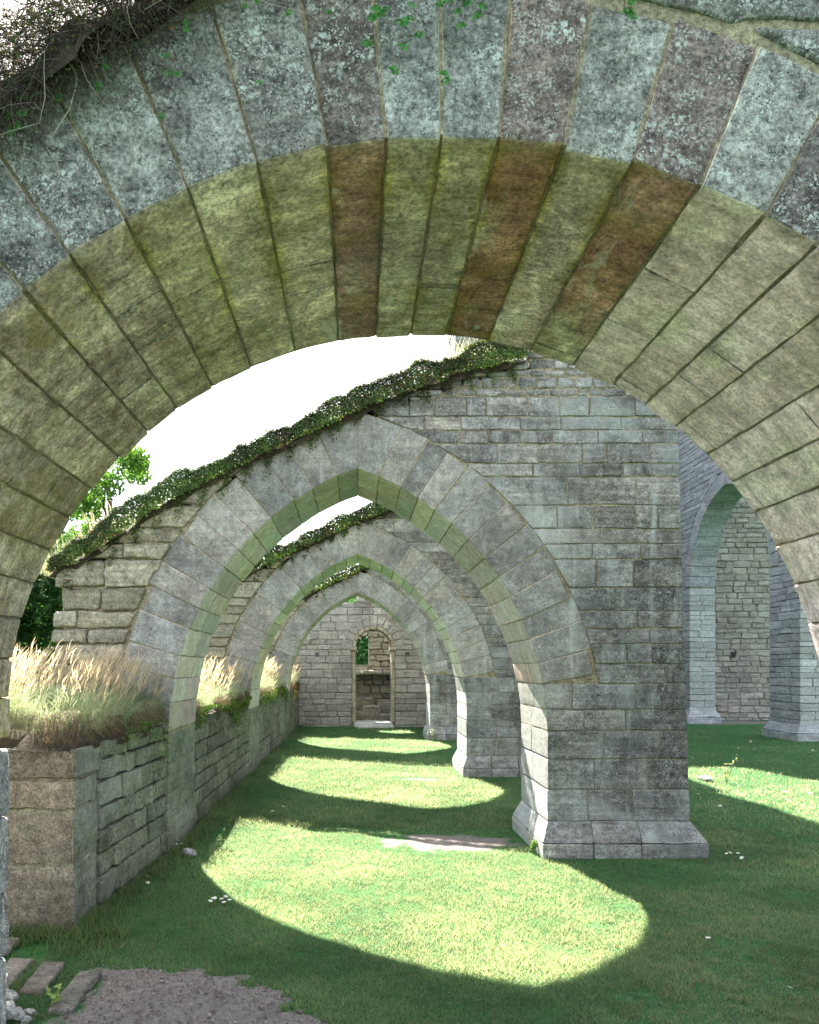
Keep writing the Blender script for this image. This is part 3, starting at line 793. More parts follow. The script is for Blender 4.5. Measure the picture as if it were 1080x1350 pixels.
# ------------------------------------------------------------------ arcade wall beside the aisle (tall) and nave walls
def side_arcade(name, label, X, t, y0, y1, openings, zs, H, mat, seed, facex, step, coreMat, plinth=False):
    """wall along Y; face at X looks toward -X (facex=-1) ; openings (ya,yb,spring,rise)"""
    global R_
    R_ = np.random.RandomState(seed)
    root = thing(name, label, 'wall', (X, (y0+y1)/2, 0))
    T = lambda x, y, z: (X+y, x, z)
    S = Stones()
    arcs = []
    for ya, yb, sp, rise in openings:
        hw = (yb-ya)/2; R = (hw*hw+rise*rise)/(2*hw); arcs.append((Arch(R, R-hw, sp, x0=(ya+yb)/2), hw))
    zr = courses(-.1, H, zs)
    for a, b in zip(zr[:-1], zr[1:]):
        m = (a+b)/2; L = y0
        cur0 = cur1 = y0
        kw = dict(tintf=lambda x, z: bt(.8, 1.15, (1, 1, 1)), step=step, r=.012, amp=.008, g=.004, mats=(0, 0, 1, 1, 0, 0), face=.008)
        first = True
        for A, hw in arcs:
            if A.top(.4) < m: continue
            dr = .0 if m < A.zc else .40
            e0, e1 = A.hw(a, dr), A.hw(b, dr)
            if m < A.zc: e0 = e1 = hw
            fill(S, T, a, b, cur0, cur1, A.x0-e0, A.x0-e1, .45, 0, 0, t, fullR=True, fullL=not first, **kw)
            cur0, cur1 = A.x0+e0, A.x0+e1; first = False
        fill(S, T, a, b, cur0, cur1, y1, y1, .45, 0, 0, t, fullL=not first, **kw)
    S.build('coursed_masonry', [mat, M['reveal']], root)
    S = Stones()
    for A, hw in arcs:
        for side in (-1, 1):
            n = 12; ths = list(np.linspace(0, A.thtop(), n+1))
            ring(S, A, T, 0, t, .39, n, ths, side, None, (.15, .3, .15), .012, .006, .005, False, (0, 0, 0, 0, 0, 0))
    if arcs: S.build('arch_ring', [mat, M['reveal']], root)
    pts = [(y0, -.2)]
    for A, hw in arcs:
        pts.append((A.x0-hw-.02, -.2))
        for k in range(13):
            x, z = A.pt(A.thtop(.02)*k/12, .02, -1); pts.append((x, z))
        for k in range(11, -1, -1):
            x, z = A.pt(A.thtop(.02)*k/12, .02, 1); pts.append((x, z))
        pts.append((A.x0+hw+.02, -.2))
    pts += [(y1, -.2), (y1, H-.05), (y0, H-.05)]
    prism('mortar_core', pts, T, .02, t-.02, coreMat, root)
    if plinth:
        S = Stones()
        for (pa, pb) in plinth:
            for q in range(2):
                m0 = pa-.12+(pb-pa+.24)*q/2; m1 = pa-.12+(pb-pa+.24)*(q+1)/2
                S.add(box8(T, m0, m1, m0, m1, -.13, t+.13, -.1, .16), .02, step, .008, rtint(.1), (0,)*6)
                i0 = m0+(.1 if q == 0 else 0); i1 = m1-(.1 if q else 0)
                c = np.zeros((2, 2, 2, 3))
                for ii, (xb, xt) in enumerate(((m0, i0), (m1, i1))):
                    for j, (yb_, yt_) in enumerate(((-.13, -.01), (t+.13, t+.01))):
                        c[ii, j, 0] = T(xb, yb_, .162); c[ii, j, 1] = T(xt, yt_, .36)
                S.add(c, .02, step, .008, rtint(.1), (0,)*6)
        S.build('plinth', [mat], root)
    return root
zsf = lambda z: R_.uniform(.12, .24)
for i, (a, b) in enumerate(((7.52, 11.26), (12.35, 17.0))):
    side_arcade('arcade_wall', ('tall wall hidden edge-on behind the large right-hand pier, between first and second pointed arch',
                                'tall wall hidden edge-on behind the middle arch, between second and third pointed arch')[i],
                2.46, .34, a, b, [(a+.25, b-.25, 1.9, 2.0)], zsf, 7.4, M['wall'], 61+i, -1, (.3, .3, .15), M['mortar_grey'])
side_arcade('arcade_wall', 'tall wall between the farthest pointed arch and the doorway wall', 2.46, .34, 18.0, 20.88, [], zsf, 7.4, M['wall'], 65, -1, (.3, .3, .15), M['mortar_grey'])
nave = side_arcade('nave_wall', 'high bluish wall far across the lawn on the right with one tall pointed opening', 9.76, .75, 8.0, 25.0,
            [(12.4, 16.74, 4.0, 2.5), (18.0, 22.3, 4.0, 2.5)], lambda z: R_.uniform(.10, .20), 10.5, M['nave'], 71, -1, (.14, .3, .08), M['mortar_grey'], [(16.74, 18.0), (22.3, 25.0)])
# transept wall behind
R_ = np.random.RandomState(81)
tr = thing('transept_wall', 'tall banded stone wall seen through the pointed opening on the far right', 'wall', (8, 23.6, 0))
S = Stones()
TY = 23.6
zr = courses(-.1, 11.5, lambda z: R_.uniform(.13, .22))
for a, b in zip(zr[:-1], zr[1:]):
    stp = (.14, .3, .08)
    if b > 10.3: xl_ = 3.4
    else: xl_ = 1.6
    fill(S, ID, a, b, xl_, xl_, 9.7, 9.7, .6, TY, 0, .8, tintf=lambda x, z: rtint(.12), step=(.4, .4, .2), r=.02, amp=.01, mats=(0,)*6, face=.012)
    fill(S, ID, a, b, 10.52, 10.52, 15, 15, .42, TY, 0, .8, tintf=lambda x, z: bt(.75, 1.1, (1.05, 1, .93)), step=stp, r=.022, amp=.014, mats=(0,)*6, face=.02)
S.build('coursed_masonry', [M['end']], tr)
S = Stones()
S.add(box8(ID, 11.62, 11.74, 11.58, 11.78, TY-.03, TY+.1, 1.93, 2.13), .01, (.05, .1, .05), .006, (.13, .12, .11), (0,)*6)  # dark tint stands in for the shade inside the hole
S.build('putlog_hole_shade', [M['end']], tr)
prism('mortar_core', [(1.62, -.2), (15, -.2), (15, 11.4), (3.42, 11.4), (3.42, 10.1), (1.62, 10.1)], ID, TY+.02, TY+.78, M['mortar_grey'], tr)

# ------------------------------------------------------------------ ground
def dirtf(x, y):
    x = np.asarray(x, float); y = np.asarray(y, float)
    P = np.stack([x*1.0, y*1.0, np.zeros_like(x)], 1)
    n = fbm(P*2.3, 3, 4); n2 = fbm(P*7, 9, 3)
    # the gravel path at the near left
    edge = 4.12+.07*n2+.04*n-1.0*np.clip(x+.72, 0, 3)-.12*np.clip(x+1.3, 0, 1)
    d = np.clip((edge-y)/.07+.5+.9*n2, 0, 1)*(x < .9)
    d *= np.clip((x+1.42)/.15+.6*n2, 0, 1)
    # worn soil where feet pass under the second arch
    s = np.exp(-(((x-.85)/.62)**2+((y-6.98)/.36)**2)*1.0)*1.5+.55*n2*np.exp(-(((x-.7)/.9)**2+((y-6.95)/.4)**2))
    d = np.maximum(d, np.clip(s-.25, 0, 1))
    s = np.exp(-(((x-.9)/.6)**2+((y-11.0)/.22)**2))
    d = np.maximum(d, np.clip(s-.25, 0, 1)*.8)
    # threadbare turf at the lower right
    w = np.clip((x-.9)/.5, 0, 1)*np.clip((5.2-y)/.8, 0, 1)
    d = np.maximum(d, np.clip(w*(n*.6+n2*.6-.28), 0, .30))
    s = np.exp(-(((x-11.0)/1.6)**2+((y-22.6)/.8)**2))
    d = np.maximum(d, np.clip(s*1.2, 0, 1))
    return d
def ghf(x, y):
    P = np.stack([np.asarray(x, float), np.asarray(y, float), np.zeros(len(x))], 1)
    return .012*vnoise(P*.9, 5)+.006*vnoise(P*3.1, 6)
gx = np.concatenate([[-400, -150, -60, -25, -12, -6, -4, -3], np.arange(-2.4, 3.4, .05), np.arange(3.4, 12, .22), [13, 16, 24, 50, 150, 400]])
gy = np.concatenate([[-200, -60, -20, -8, -3, 0, 1.5, 2.5], np.arange(3.0, 7.6, .045), np.arange(7.6, 25, .16), [27, 32, 45, 80, 160, 400, 900]])
X, Y = np.meshgrid(gx, gy, indexing='ij')
xs, ys = X.ravel(), Y.ravel()
Z = ghf(xs, ys)
idx = np.arange(X.size).reshape(X.shape)
F = np.stack([idx[:-1, :-1].ravel(), idx[1:, :-1].ravel(), idx[1:, 1:].ravel(), idx[:-1, 1:].ravel()], 1)
dd = dirtf(xs, ys)
t = NT('turf_and_soil'); at = t.n('ShaderNodeAttribute', attribute_name='tint'); sep = t.n('ShaderNodeSeparateColor'); t.l(at.outputs['Color'], sep.inputs[0])
g = t.n('ShaderNodeNewGeometry'); p = g.outputs['Position']
gcol = t.ramp(t.noise(p, 9, 6, .7), [(.3, (.015, .06, .02)), (.55, (.04, .125, .04)), (.8, (.09, .18, .07))])
dcol = t.ramp(t.noise(p, 40, 8, .8), [(.28, (.115, .10, .092)), (.5, (.195, .172, .16)), (.72, (.31, .28, .26))])
vo = t.vor(p, 75); peb = t.rng(vo.outputs['Distance'], .35, .15)
peb2 = t.math('MULTIPLY', peb, t.rng(t.noise(p, 45, 2), .5, .6))
dcol = t.mix(peb2, dcol, (.33, .29, .28))
f = t.rng(t.math('ADD', sep.outputs[0], t.math('MULTIPLY', t.math('SUBTRACT', t.noise(p, 30, 5, .7), .5), .7)), .3, .6)
c = t.mix(f, gcol, dcol)
b = t.n('ShaderNodeBsdfPrincipled'); t.l(c, b.inputs['Base Color']); b.inputs['Roughness'].default_value = 1; b.inputs['Specular IOR Level'].default_value = .1
bp = t.n('ShaderNodeBump'); bp.inputs['Distance'].default_value = .006; t.l(t.math('ADD', t.noise(p, 60, 5, .7), t.math('MULTIPLY', peb2, .6)), bp.inputs['Height']); t.l(bp.outputs[0], b.inputs['Normal'])
t.l(b.outputs[0], t.out.inputs[0]); M['ground'] = t.m
gr = make_mesh('ground', np.stack([xs, ys, Z], 1), F, [M['ground']], None, np.stack([dd, dd, dd, dd], 1))
tag(gr, 'level ground of the ruin with turf, worn soil and a gravel path at the near left', 'ground', kind='structure')

# ------------------------------------------------------------------ blades
def blades(name, base, h, w, lean, col, seg, mat, tipcol=None, droop=0.0, leandir=None):
    """vectorised tapering blades. base (n,3); h,w (n); lean magnitude (n); col (n,3)"""
    n = len(base); th = R_.uniform(0, 2*pi, n)
    ld = R_.uniform(0, 2*pi, n) if leandir is None else leandir
    side = np.stack([np.cos(th), np.sin(th), np.zeros(n)], 1)
    dirv = np.stack([np.cos(ld), np.sin(ld), np.zeros(n)], 1)
    rows = []; cols = []
    for k in range(seg+1):
        f = k/seg
        c = base+dirv*(lean*f**1.7)[:, None]
        c[:, 2] += h*(f-droop*f**3)
        ww = w*(1-f)**.7*.5 if k < seg else w*0
        if k < seg: rows += [c-side*ww[:, None], c+side*ww[:, None]]
        else: rows += [c]
        cc = col*(0.62+.38*min(1, f*1.6)) if tipcol is None else col*(1-f)+tipcol*f
        cols += [cc]*(2 if k < seg else 1)
    V = np.stack(rows, 1); C = np.stack(cols, 1); m = V.shape[1]
    ar = (np.arange(n)*m)[:, None]
    q = []
    for k in range(seg-1): q.append(ar+np.array([2*k, 2*k+1, 2*k+3, 2*k+2]))
    tri = ar+np.array([2*seg-2, 2*seg-1, 2*seg, 2*seg])
    return V.reshape(-1, 3), (np.concatenate(q) if q else np.zeros((0, 4), int)), tri[:, :3], C.reshape(-1, 3)
def blade_obj(name, parts, mat, parent=None):
    """mixed quads and tris into one mesh"""
    V = []; Q = []; Tn = []; C = []; n = 0
    for v, q, tr_, c in parts:
        V.append(v); Q.append(q+n); Tn.append(tr_+n); C.append(c); n += len(v)
    V = np.concatenate(V); Q = np.concatenate(Q); Tn = np.concatenate(Tn); C = np.concatenate(C)
    me = bpy.data.meshes.new(name); me.vertices.add(len(V)); me.vertices.foreach_set('co', V.astype(np.float32).ravel())
    loops = np.concatenate([Q.ravel(), Tn.ravel()]).astype(np.int32)
    me.loops.add(len(loops)); me.loops.foreach_set('vertex_index', loops)
    st = np.concatenate([np.arange(len(Q))*4, len(Q)*4+np.arange(len(Tn))*3]).astype(np.int32)
    me.polygons.add(len(st)); me.polygons.foreach_set('loop_start', st)
    me.materials.append(mat); me.update(calc_edges=True)
    a = me.color_attributes.new('tint', 'FLOAT_COLOR', 'POINT')
    a.data.foreach_set('color', np.concatenate([C, np.ones((len(C), 1))], 1).astype(np.float32).ravel())
    o = bpy.data.objects.new(name, me); COL.objects.link(o)
    if parent is not None: o.parent = parent; o.location = -parent.location
    return o

R_ = np.random.RandomState(101)
def lawn_points(n, y0, y1, xr0, xr1):
    u = R_.rand(n); y = 1/(1/y0+(1/y1-1/y0)*u)      # thinner with distance
    x = R_.uniform(xr0, xr1, n)
    return x, y
def solid(x, y):     # inside a pier or wall
    s = (x < lxf(y)+.0) | ((x > 3.0-.4) & False)
    for yf, t in BAYS:
        s |= (x > JAMB-.11) & (x < PIER_R+.14) & (y > yf-.11) & (y < yf+t+.11)
        s |= (x < -1.60) & (y > yf) & (y < yf+t)
    s |= (x > 2.44) & (x < 2.82) & (y > 7.5)
    s |= (y > 20.9) & (x < 2.9)
    return s
def make_lawn():
    parts = []
    for n, y0, y1, x0, x1, hh, ww in ((330000, 3.35, 7.6, -1.72, 3.9, .026, .0034), (110000, 7.6, 20.9, -1.7, 2.5, .034, .008), (120000, 6.0, 23.4, 2.8, 13, .036, .011)):
        x, y = lawn_points(n, y0, y1, x0, x1)
        d = dirtf(x, y)
        keep = (R_.rand(n) > np.clip((d-.12)*3.2+.25*(fbm(np.stack([x*22, y*22, x*0], 1), 71, 2)), 0, .965)) & ~solid(x, y)
        x, y = x[keep], y[keep]; n = len(x); d = d[keep]
        P = np.stack([x, y, np.zeros(n)], 1)
        pn = fbm(P*1.7, 13, 3); pf = fbm(P*9, 17, 2)
        base = np.stack([x, y, ghf(x, y)-.004], 1)
        sc = (1+.35*pf)*(1+.25*pn)
        nearwall = np.exp(-np.clip(x-lxf(y), 0, 9)/.07)*(x < 0)
        h = hh*R_.uniform(.55, 1.35, n)*sc*(1+1.6*nearwall)*(1-.45*np.clip(d*2, 0, 1))
        far = np.clip(y/9, 1, 2.2)
        w = ww*R_.uniform(.7, 1.3, n)*(1+.0*far)
        g1 = np.array([.016, .115, .045]); g2 = np.array([.070, .215, .090]); st = np.array([.24, .22, .15])
        k = np.clip(.45+.6*pn+R_.uniform(-.4, .4, n), 0, 1)[:, None]
        c = g1*(1-k)+g2*k
        dry = (R_.rand(n) < .04+.08*np.clip(pf, 0, 1)+.35*np.clip(d*2, 0, 1)+.38*np.clip((x-.8)/.6, 0, 1)*np.clip((5.9-y)/.6, 0, 1)*np.clip(.6+.8*pn, 0, 1))[:, None]
        c = np.where(dry, st*R_.uniform(.6, 1.1, (n, 1)), c*R_.uniform(.75, 1.25, (n, 1)))
        parts.append(blades('x', base, h, w, h*R_.uniform(.2, 1.3, n), c, 1 if ww > .005 else 2, None))
    o = blade_obj('lawn_grass', parts, M['grass'])
    tag(o, 'short mown grass covering the ground between the arches', 'grass', kind='stuff')
make_lawn()

def clover():
    n = 26000; x = R_.uniform(-1.6, 3.6, n); u = R_.rand(n); y = 1/(1/3.4+(1/8.5-1/3.4)*u)
    P = np.stack([x*2.1, y*2.1, x*0], 1)
    k = (fbm(P, 33, 3) > .12) & (dirtf(x, y) < .2) & ~solid(x, y); x, y = x[k], y[k]; n = len(x)
    c = np.stack([x, y, ghf(x, y)+R_.uniform(.014, .034, n)], 1)
    V, Q, C = leaves(c, R_.normal(0, .3, (n, 3))+np.array([0, 0, 1]), R_.uniform(.006, .012, n), np.array([.03, .12, .05])*R_.uniform(.6, 1.7, (n, 1)), 1.0)
    tag(leaf_obj('clover', V, Q, C, M['grass']), 'small clover leaves growing in patches through the lawn', 'clover', kind='stuff')
def weeds():
    """taller weedy growth along the foot of the low wall"""
    parts = []; n = 2600
    y = R_.uniform(4.0, 9.0, n); x = lxf(y)+np.abs(R_.normal(0, .09, n))+.01
    m = y < 4.62; x[m] = LX-.9+R_.uniform(0, 1.3, m.sum()); y[m] = 4.60-np.abs(R_.normal(0, .16, m.sum()))
    m2 = R_.rand(n) < .35; x[m2] = R_.uniform(-2.6, -1.35, m2.sum()); y[m2] = 4.58-np.abs(R_.normal(0, .15, m2.sum()))
    c = np.array([.05, .12, .025])*R_.uniform(.6, 1.6, (n, 1))
    h = R_.uniform(.03, .10, n)
    parts.append(blades('x', np.stack([x, y, x*0], 1), h, R_.uniform(.006, .014, n), h*R_.uniform(.3, 1, n), c, 2, None))
    o = blade_obj('weeds', parts, M['grass'])
    tag(o, 'dark leafy weeds growing along the foot of the low wall', 'weeds', kind='stuff')
weeds()

def tall_grass(label, y0, y1, n, x0, x1, seed, lean_right=.0, hs=1.0, wmul=1.0):
    global R_
    R_ = np.random.RandomState(seed)
    parts = []
    nt = max(14, int((y1-y0)*(x1-x0)*26))
    ty = R_.uniform(y0, y1, nt); tx = R_.uniform(x0, x1, nt)
    def pts(n, sig):
        k = R_.randint(0, nt, n)
        x = np.clip(tx[k]+R_.normal(0, sig, n), x0-.04, x1+.03); y = np.clip(ty[k]+R_.normal(0, sig, n), y0, y1+.02)
        return np.stack([x, y, np.full(n, LH+.03)+.10*np.clip((x1-x)/.2, 0, 1)+(.06*np.clip((y-y0)/.15, 0, 1) if y0 < 5 else 0)], 1), k
    # basal green-grey cushion
    b, k = pts(int(n*.62), .07)
    m = len(b); h = R_.uniform(.12, .38, m)*hs*(1+.3*vnoise(b*np.array([5, 5, 0]), 4))
    shade = np.clip((b[:, 1]-5.35)/.6, 0, 1)[:, None] if y0 < 5 else np.zeros((m, 1))  # shade towards the arch wall, painted into the blade colour
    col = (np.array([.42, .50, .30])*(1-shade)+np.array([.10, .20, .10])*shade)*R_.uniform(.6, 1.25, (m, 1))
    ld = R_.normal(-.5, 1.2, m)
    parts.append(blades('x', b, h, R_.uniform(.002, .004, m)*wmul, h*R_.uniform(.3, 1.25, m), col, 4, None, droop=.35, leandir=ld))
    # straw stems with seed heads
    b, k = pts(int(n*.10), .10)
    m = len(b); h = R_.uniform(.24, .60, m)*hs*(1+.25*vnoise(b*np.array([4, 4, 0]), 3))
    col = np.array([.60, .53, .39])*R_.uniform(.7, 1.2, (m, 1))
    ld = R_.normal(-.1, .7, m); ln = h*R_.uniform(.08, .45, m)+lean_right
    parts.append(blades('x', b, h, R_.uniform(.0016, .0026, m)*wmul, ln, np.array([.28, .33, .18])*R_.uniform(.7, 1.2, (m, 1)), 4, None, tipcol=col, droop=.08, leandir=ld))
    # seed heads: short fat blades at the ends of some stems
    dirv = np.stack([np.cos(ld), np.sin(ld), np.zeros(m)], 1)
    for f0 in (.72, .80, .88):
        p = b+dirv*(ln*f0**1.7)[:, None]; p[:, 2] += h*(f0-.08*f0**3)
        parts.append(blades('x', p, h*.16, R_.uniform(.004, .009, m)*wmul, ln*.25+.02, col*np.array([1.12, 1.0, .95]), 2, None, leandir=ld+R_.normal(0, .5, m)))
    # brown thatch hanging over the edge
    if y0 < 5:      # fringe drooping over the front and the lawn-side edge
        m = 3200; fr = R_.rand(m) < .7
        b = np.stack([np.where(fr, R_.uniform(x0, x1, m), x1+.02), np.where(fr, y0-.01, R_.uniform(y0, y1, m)), LH+R_.uniform(.08, .20, m)], 1)
        h = R_.uniform(.05, .16, m); g_ = np.where(R_.rand(m)[:, None] < .6, np.array([.40, .46, .28]), np.array([.45, .36, .25]))
        parts.append(blades('x', b, h, R_.uniform(.002, .004, m), R_.uniform(.05, .14, m), g_*R_.uniform(.5, 1.2, (m, 1)), 4, None, droop=R_.uniform(.6, 1.6, m), leandir=np.where(fr, -pi/2, 0)+R_.normal(0, .6, m)))
    m = int(n*.30)
    on = R_.rand(m) < (.6 if y0 < 5 else 0)
    x = np.where(on, R_.uniform(x0, x1, m), x1+.03); y = np.where(on, y0-.02, R_.uniform(y0, y1, m))
    b = np.stack([x, y, LH+R_.uniform(.02, .15, m)], 1)
    kp_ = fbm(b*np.array([5, 5, 0]), 61, 3) > -.12
    b, on, m = b[kp_], on[kp_], int(kp_.sum())
    ld = np.where(on, -pi/2, 0)+R_.normal(0, .6, m)
    col = np.array([.20, .14, .09])*R_.uniform(.4, 1.4, (m, 1))
    h = R_.uniform(.02, .10, m)
    parts.append(blades('x', b, h, R_.uniform(.002, .004, m)*wmul, R_.uniform(.02, .11, m), col, 4, None, droop=R_.uniform(1.2, 3.2), leandir=ld))
    o = blade_obj('tall_grass', parts, M['straw'])
    tag(o, label, 'grass', kind='stuff')
tall_grass('tall straw-coloured grass on top of the low wall, nearest clump at the left', 4.66, 6.44, 17000, -3.2, -1.70, 111, hs=.76)
tall_grass('tall grass on the low wall seen through the first pointed arch', 7.55, 11.2, 12000, -2.9, -1.66, 112, hs=.95, wmul=1.6)
tall_grass('tall grass on the low wall beyond the second pointed arch', 12.4, 16.9, 7000, -2.7, -1.66, 113, hs=1.0, wmul=2.4)
tall_grass('last patch of grass on the low wall, beside the doorway wall', 18.1, 20.8, 5000, -2.6, -1.66, 114, hs=1.2, wmul=3)

# earth under the grass
def mound(name, path, wid, hgt, mat, seed, parent=None, label=None, samples=8, sink=.05, amp=.03):
    """lumpy ridge along a path [(x,y,z)], cross direction given per path as vector"""
    pts_, cross = path
    V = []; n = len(pts_)
    for i, pnt in enumerate(pts_):
        for k in range(samples+1):
            f = k/samples; a = pi*f
            off = -math.cos(a)*wid*.5; up = math.sin(a)**.6*hgt-sink
            e = 0 if 0 < i < n-1 else -hgt*.9*math.sin(a)
            V.append((pnt[0]+cross[0]*off, pnt[1]+cross[1]*off, pnt[2]+up+e))
    V = np.array(V); s = seed*3.1
    for d in range(3): V[:, d] += amp*fbm(V*6+s+d*9, 2, 3)
    m = samples+1; idx = np.arange(len(V)).reshape(n, m)
    F = np.stack([idx[:-1, :-1].ravel(), idx[1:, :-1].ravel(), idx[1:, 1:].ravel(), idx[:-1, 1:].ravel()], 1)
    o = make_mesh(name, V, F, [mat], parent)
    return o
R_ = np.random.RandomState(121)
for (a, b) in ((4.60, 6.43), (7.52, 11.26), (12.36, 17.0), (18.0, 20.85)):
    n = int((b-a)/.12); ys_ = np.linspace(a, b, n)
    mound('earth_capping', ([(float(lxf(y))-.75, y, LH-.0) for y in ys_], (1, 0)), 1.50, .15, M['soil'], a, low, samples=16)

# ------------------------------------------------------------------ creeping stonecrop on the wall tops
def leaves(centers, normals, size, col, elong=1.5):
    """folded six-point leaves"""
    n = len(centers)
    r = R_.normal(size=(n, 3)); nn = normals/np.linalg.norm(normals, axis=1)[:, None]
    a = np.cross(nn, r); a /= np.linalg.norm(a, axis=1)[:, None]; b = np.cross(nn, a)
    s = size[:, None]
    prof = [(-.5, 0, 0), (-.18, .34, .08), (.22, .30, .08), (.55, 0, -.04), (.22, -.30, .08), (-.18, -.34, .08)]
    V = np.stack([centers+a*s*p[0]*elong+b*s*p[1]+nn*s*p[2] for p in prof], 1)
    ar = (np.arange(n)*6)[:, None]
    Q = np.concatenate([ar+np.array([0, 1, 2, 3]), ar+np.array([0, 3, 4, 5])])
    C = np.repeat(col[:, None, :], 6, 1)
    return V.reshape(-1, 3), Q, C.reshape(-1, 3)
def leaf_obj(name, V, Q, C, mat, parent=None):
    return make_mesh(name, V, Q, [mat], parent, np.concatenate([C, np.ones((len(C), 1))], 1), smooth=False)

def sedum(label, yf, thick, n, seed, prof, size, x0, x1, up=.115, hang=.065, pal=None):
    global R_
    R_ = np.random.RandomState(seed)
    root = thing('stonecrop_mat', label, 'creeping plant', (0, yf, 3))
    root['kind'] = 'stuff'
    px = [p[0] for p in prof]; pz = [p[1] for p in prof]
    ns = int((x1-x0)/.07); xs_ = np.linspace(x0, x1, ns)
    mound('soil', ([(x, yf+thick/2, np.interp(x, px, pz)-.03) for x in xs_], (0, 1)), thick+.08, up*1.12, M['soil'], seed, root, samples=10, amp=.035)
    x = R_.uniform(x0, x1, n); tz = np.interp(x, px, pz)
    P = np.stack([x*3, x*0, x*0], 1)
    lump = np.clip(1+.5*fbm(P*np.array([1.3, 1, 1]), seed, 4), .35, 1.8)
    # mostly over the front lip, some across the top
    front = R_.rand(n) < .68
    a = R_.uniform(-.35, pi/2, n)      # angle around the lip
    y = np.where(front, yf-.02-np.cos(a)*.07*lump, R_.uniform(yf, yf+thick, n))
    z = np.where(front, tz+.02+np.where(a > 0, np.sin(a)*up*lump, np.sin(a)*hang*2.2*lump), tz+up*lump*R_.uniform(.75, 1.1, n)*.9)
    tr_ = R_.rand(n) < .045          # little trails down the face
    tx = np.round(x*5.3)/5.3+.03*np.sin(x*40); dz_ = R_.uniform(.02, 1, n)*(.05+.16*np.abs(np.sin(tx*17.3)))
    x = np.where(tr_, tx+R_.normal(0, .012, n), x); y = np.where(tr_, yf-.025, y); z = np.where(tr_, np.interp(x, px, pz)-.03-dz_, z)
    c = np.stack([x, y, z], 1)+R_.normal(0, .012, (n, 3))
    nrm = np.stack([R_.normal(0, .5, n), np.where(front, -np.cos(a), 0)+R_.normal(0, .4, n), np.where(front, np.sin(a), 1)+.4+R_.normal(0, .3, n)], 1)
    cl = fbm(c*5, seed+2, 3)
    g1 = np.array([.032, .065, .022]); g2 = np.array([.105, .175, .05]); br = np.array([.12, .075, .05]); pinkc = np.array([.17, .14, .09])
    k = np.clip(.5+.5*cl+R_.uniform(-.3, .3, n), 0, 1)[:, None]
    col = g1*(1-k)+g2*k
    isb = (R_.rand(n) < np.clip(.10+.30*(-cl), .03, .6))[:, None]; col = np.where(isb, br*R_.uniform(.4, 1.2, (n, 1)), col)
    istop = ((z > tz+up*lump*.85) & (R_.rand(n) < .10))[:, None]; col = np.where(istop, pinkc, col)
    V, Q, C = leaves(c, nrm, size*R_.uniform(.6, 1.3, n), col*R_.uniform(.75, 1.25, (n, 1)), 1.1)
    leaf_obj('leaves', V, Q, C, M['leaf'], root)
    # wiry flower stalks on top
    m = n//22
    x = R_.uniform(x0, x1, m); z = np.interp(x, px, pz)+up*.8
    b = np.stack([x, R_.uniform(yf, yf+thick, m), z], 1)
    col = np.array([.42, .33, .24])*R_.uniform(.6, 1.2, (m, 1)); h = R_.uniform(.02, .09, m)
    blade_obj('flower_stalks', [blades('x', b, h, np.full(m, size*.25), h*.4, col, 2, None),
                        ], M['straw'], root)
    return root
sedum('thick green stonecrop running up the sloping top of the large pointed arch wall', 6.45, 1.05, 56000, 131, PROFILE, .0185, -2.60, 1.42)
sedum('stonecrop strip on the sloping top of the middle arch wall', 11.28, 1.05, 13000, 132, PROFILE, .036, -2.60, 1.42)
sedum('stonecrop strip on the farthest arch wall', 17.02, .95, 4000, 133, PROFILE, .05, -2.60, 1.42)

def edge_leaves(label, y0, y1, n, seed, size):
    global R_
    R_ = np.random.RandomState(seed)
    y = R_.uniform(y0, y1, n); dz = R_.uniform(0, 1, n)**1.5
    d = .30*np.clip(.6+.7*fbm(np.stack([y*1.6, y*0, y*0], 1), seed, 2), .1, 1.2)
    c = np.stack([lxf(y)+.02+R_.uniform(0, .05, n)-.05*(dz < .1), y, LH+.08-dz*d], 1)
    nrm = np.stack([1+R_.normal(0, .4, n), R_.normal(0, .5, n), .6+R_.normal(0, .4, n)], 1)
    col = np.array([.09, .18, .035])*R_.uniform(.5, 1.6, (n, 1))
    isb = (R_.rand(n) < .25)[:, None]; col = np.where(isb, np.array([.15, .12, .05]), col)
    V, Q, C = leaves(c, nrm, size*R_.uniform(.6, 1.3, n), col, 1.1)
    tag(leaf_obj('creeping_leaves', V, Q, C, M['leaf']), label, 'creeping plant', kind='stuff')
edge_leaves('mossy leaves hanging over the low wall edge just before the first pointed arch', 5.35, 6.44, 700, 141, .016)
edge_leaves('green leaves spilling over the low wall edge within the first pointed arch', 7.55, 11.2, 3800, 142, .026)
edge_leaves('green leaves over the low wall edge beyond the middle arch', 12.4, 17, 1600, 143, .036)

clover()
# grass tuft and shrubby growth on the left end of the big arch wall
R_ = np.random.RandomState(151)
parts = []
n = 2600; x = R_.uniform(-2.95, -1.75, n); b = np.stack([x, R_.uniform(6.6, 7.4, n), np.interp(x, [p[0] for p in PROFILE], [p[1] for p in PROFILE])+.05], 1)
h = R_.uniform(.06, .22, n); col = np.array([.46, .48, .28])*R_.uniform(.6, 1.2, (n, 1))
parts.append(blades('x', b, h, R_.uniform(.003, .005, n), h*R_.uniform(.2, .8, n), col, 3, None, droop=.2))
n = 200; x = R_.uniform(-2.75, -2.1, n); b = np.stack([x, R_.uniform(6.6, 7.4, n), np.interp(x, [p[0] for p in PROFILE], [p[1] for p in PROFILE])+.05], 1)
h = R_.uniform(.16, .38, n); col = np.array([.50, .40, .27])*R_.uniform(.7, 1.2, (n, 1)); ld = R_.normal(pi, .6, n); ln = h*R_.uniform(.1, .4, n)
parts.append(blades('x', b, h, R_.uniform(.003, .004, n), ln, col, 3, None, leandir=ld))
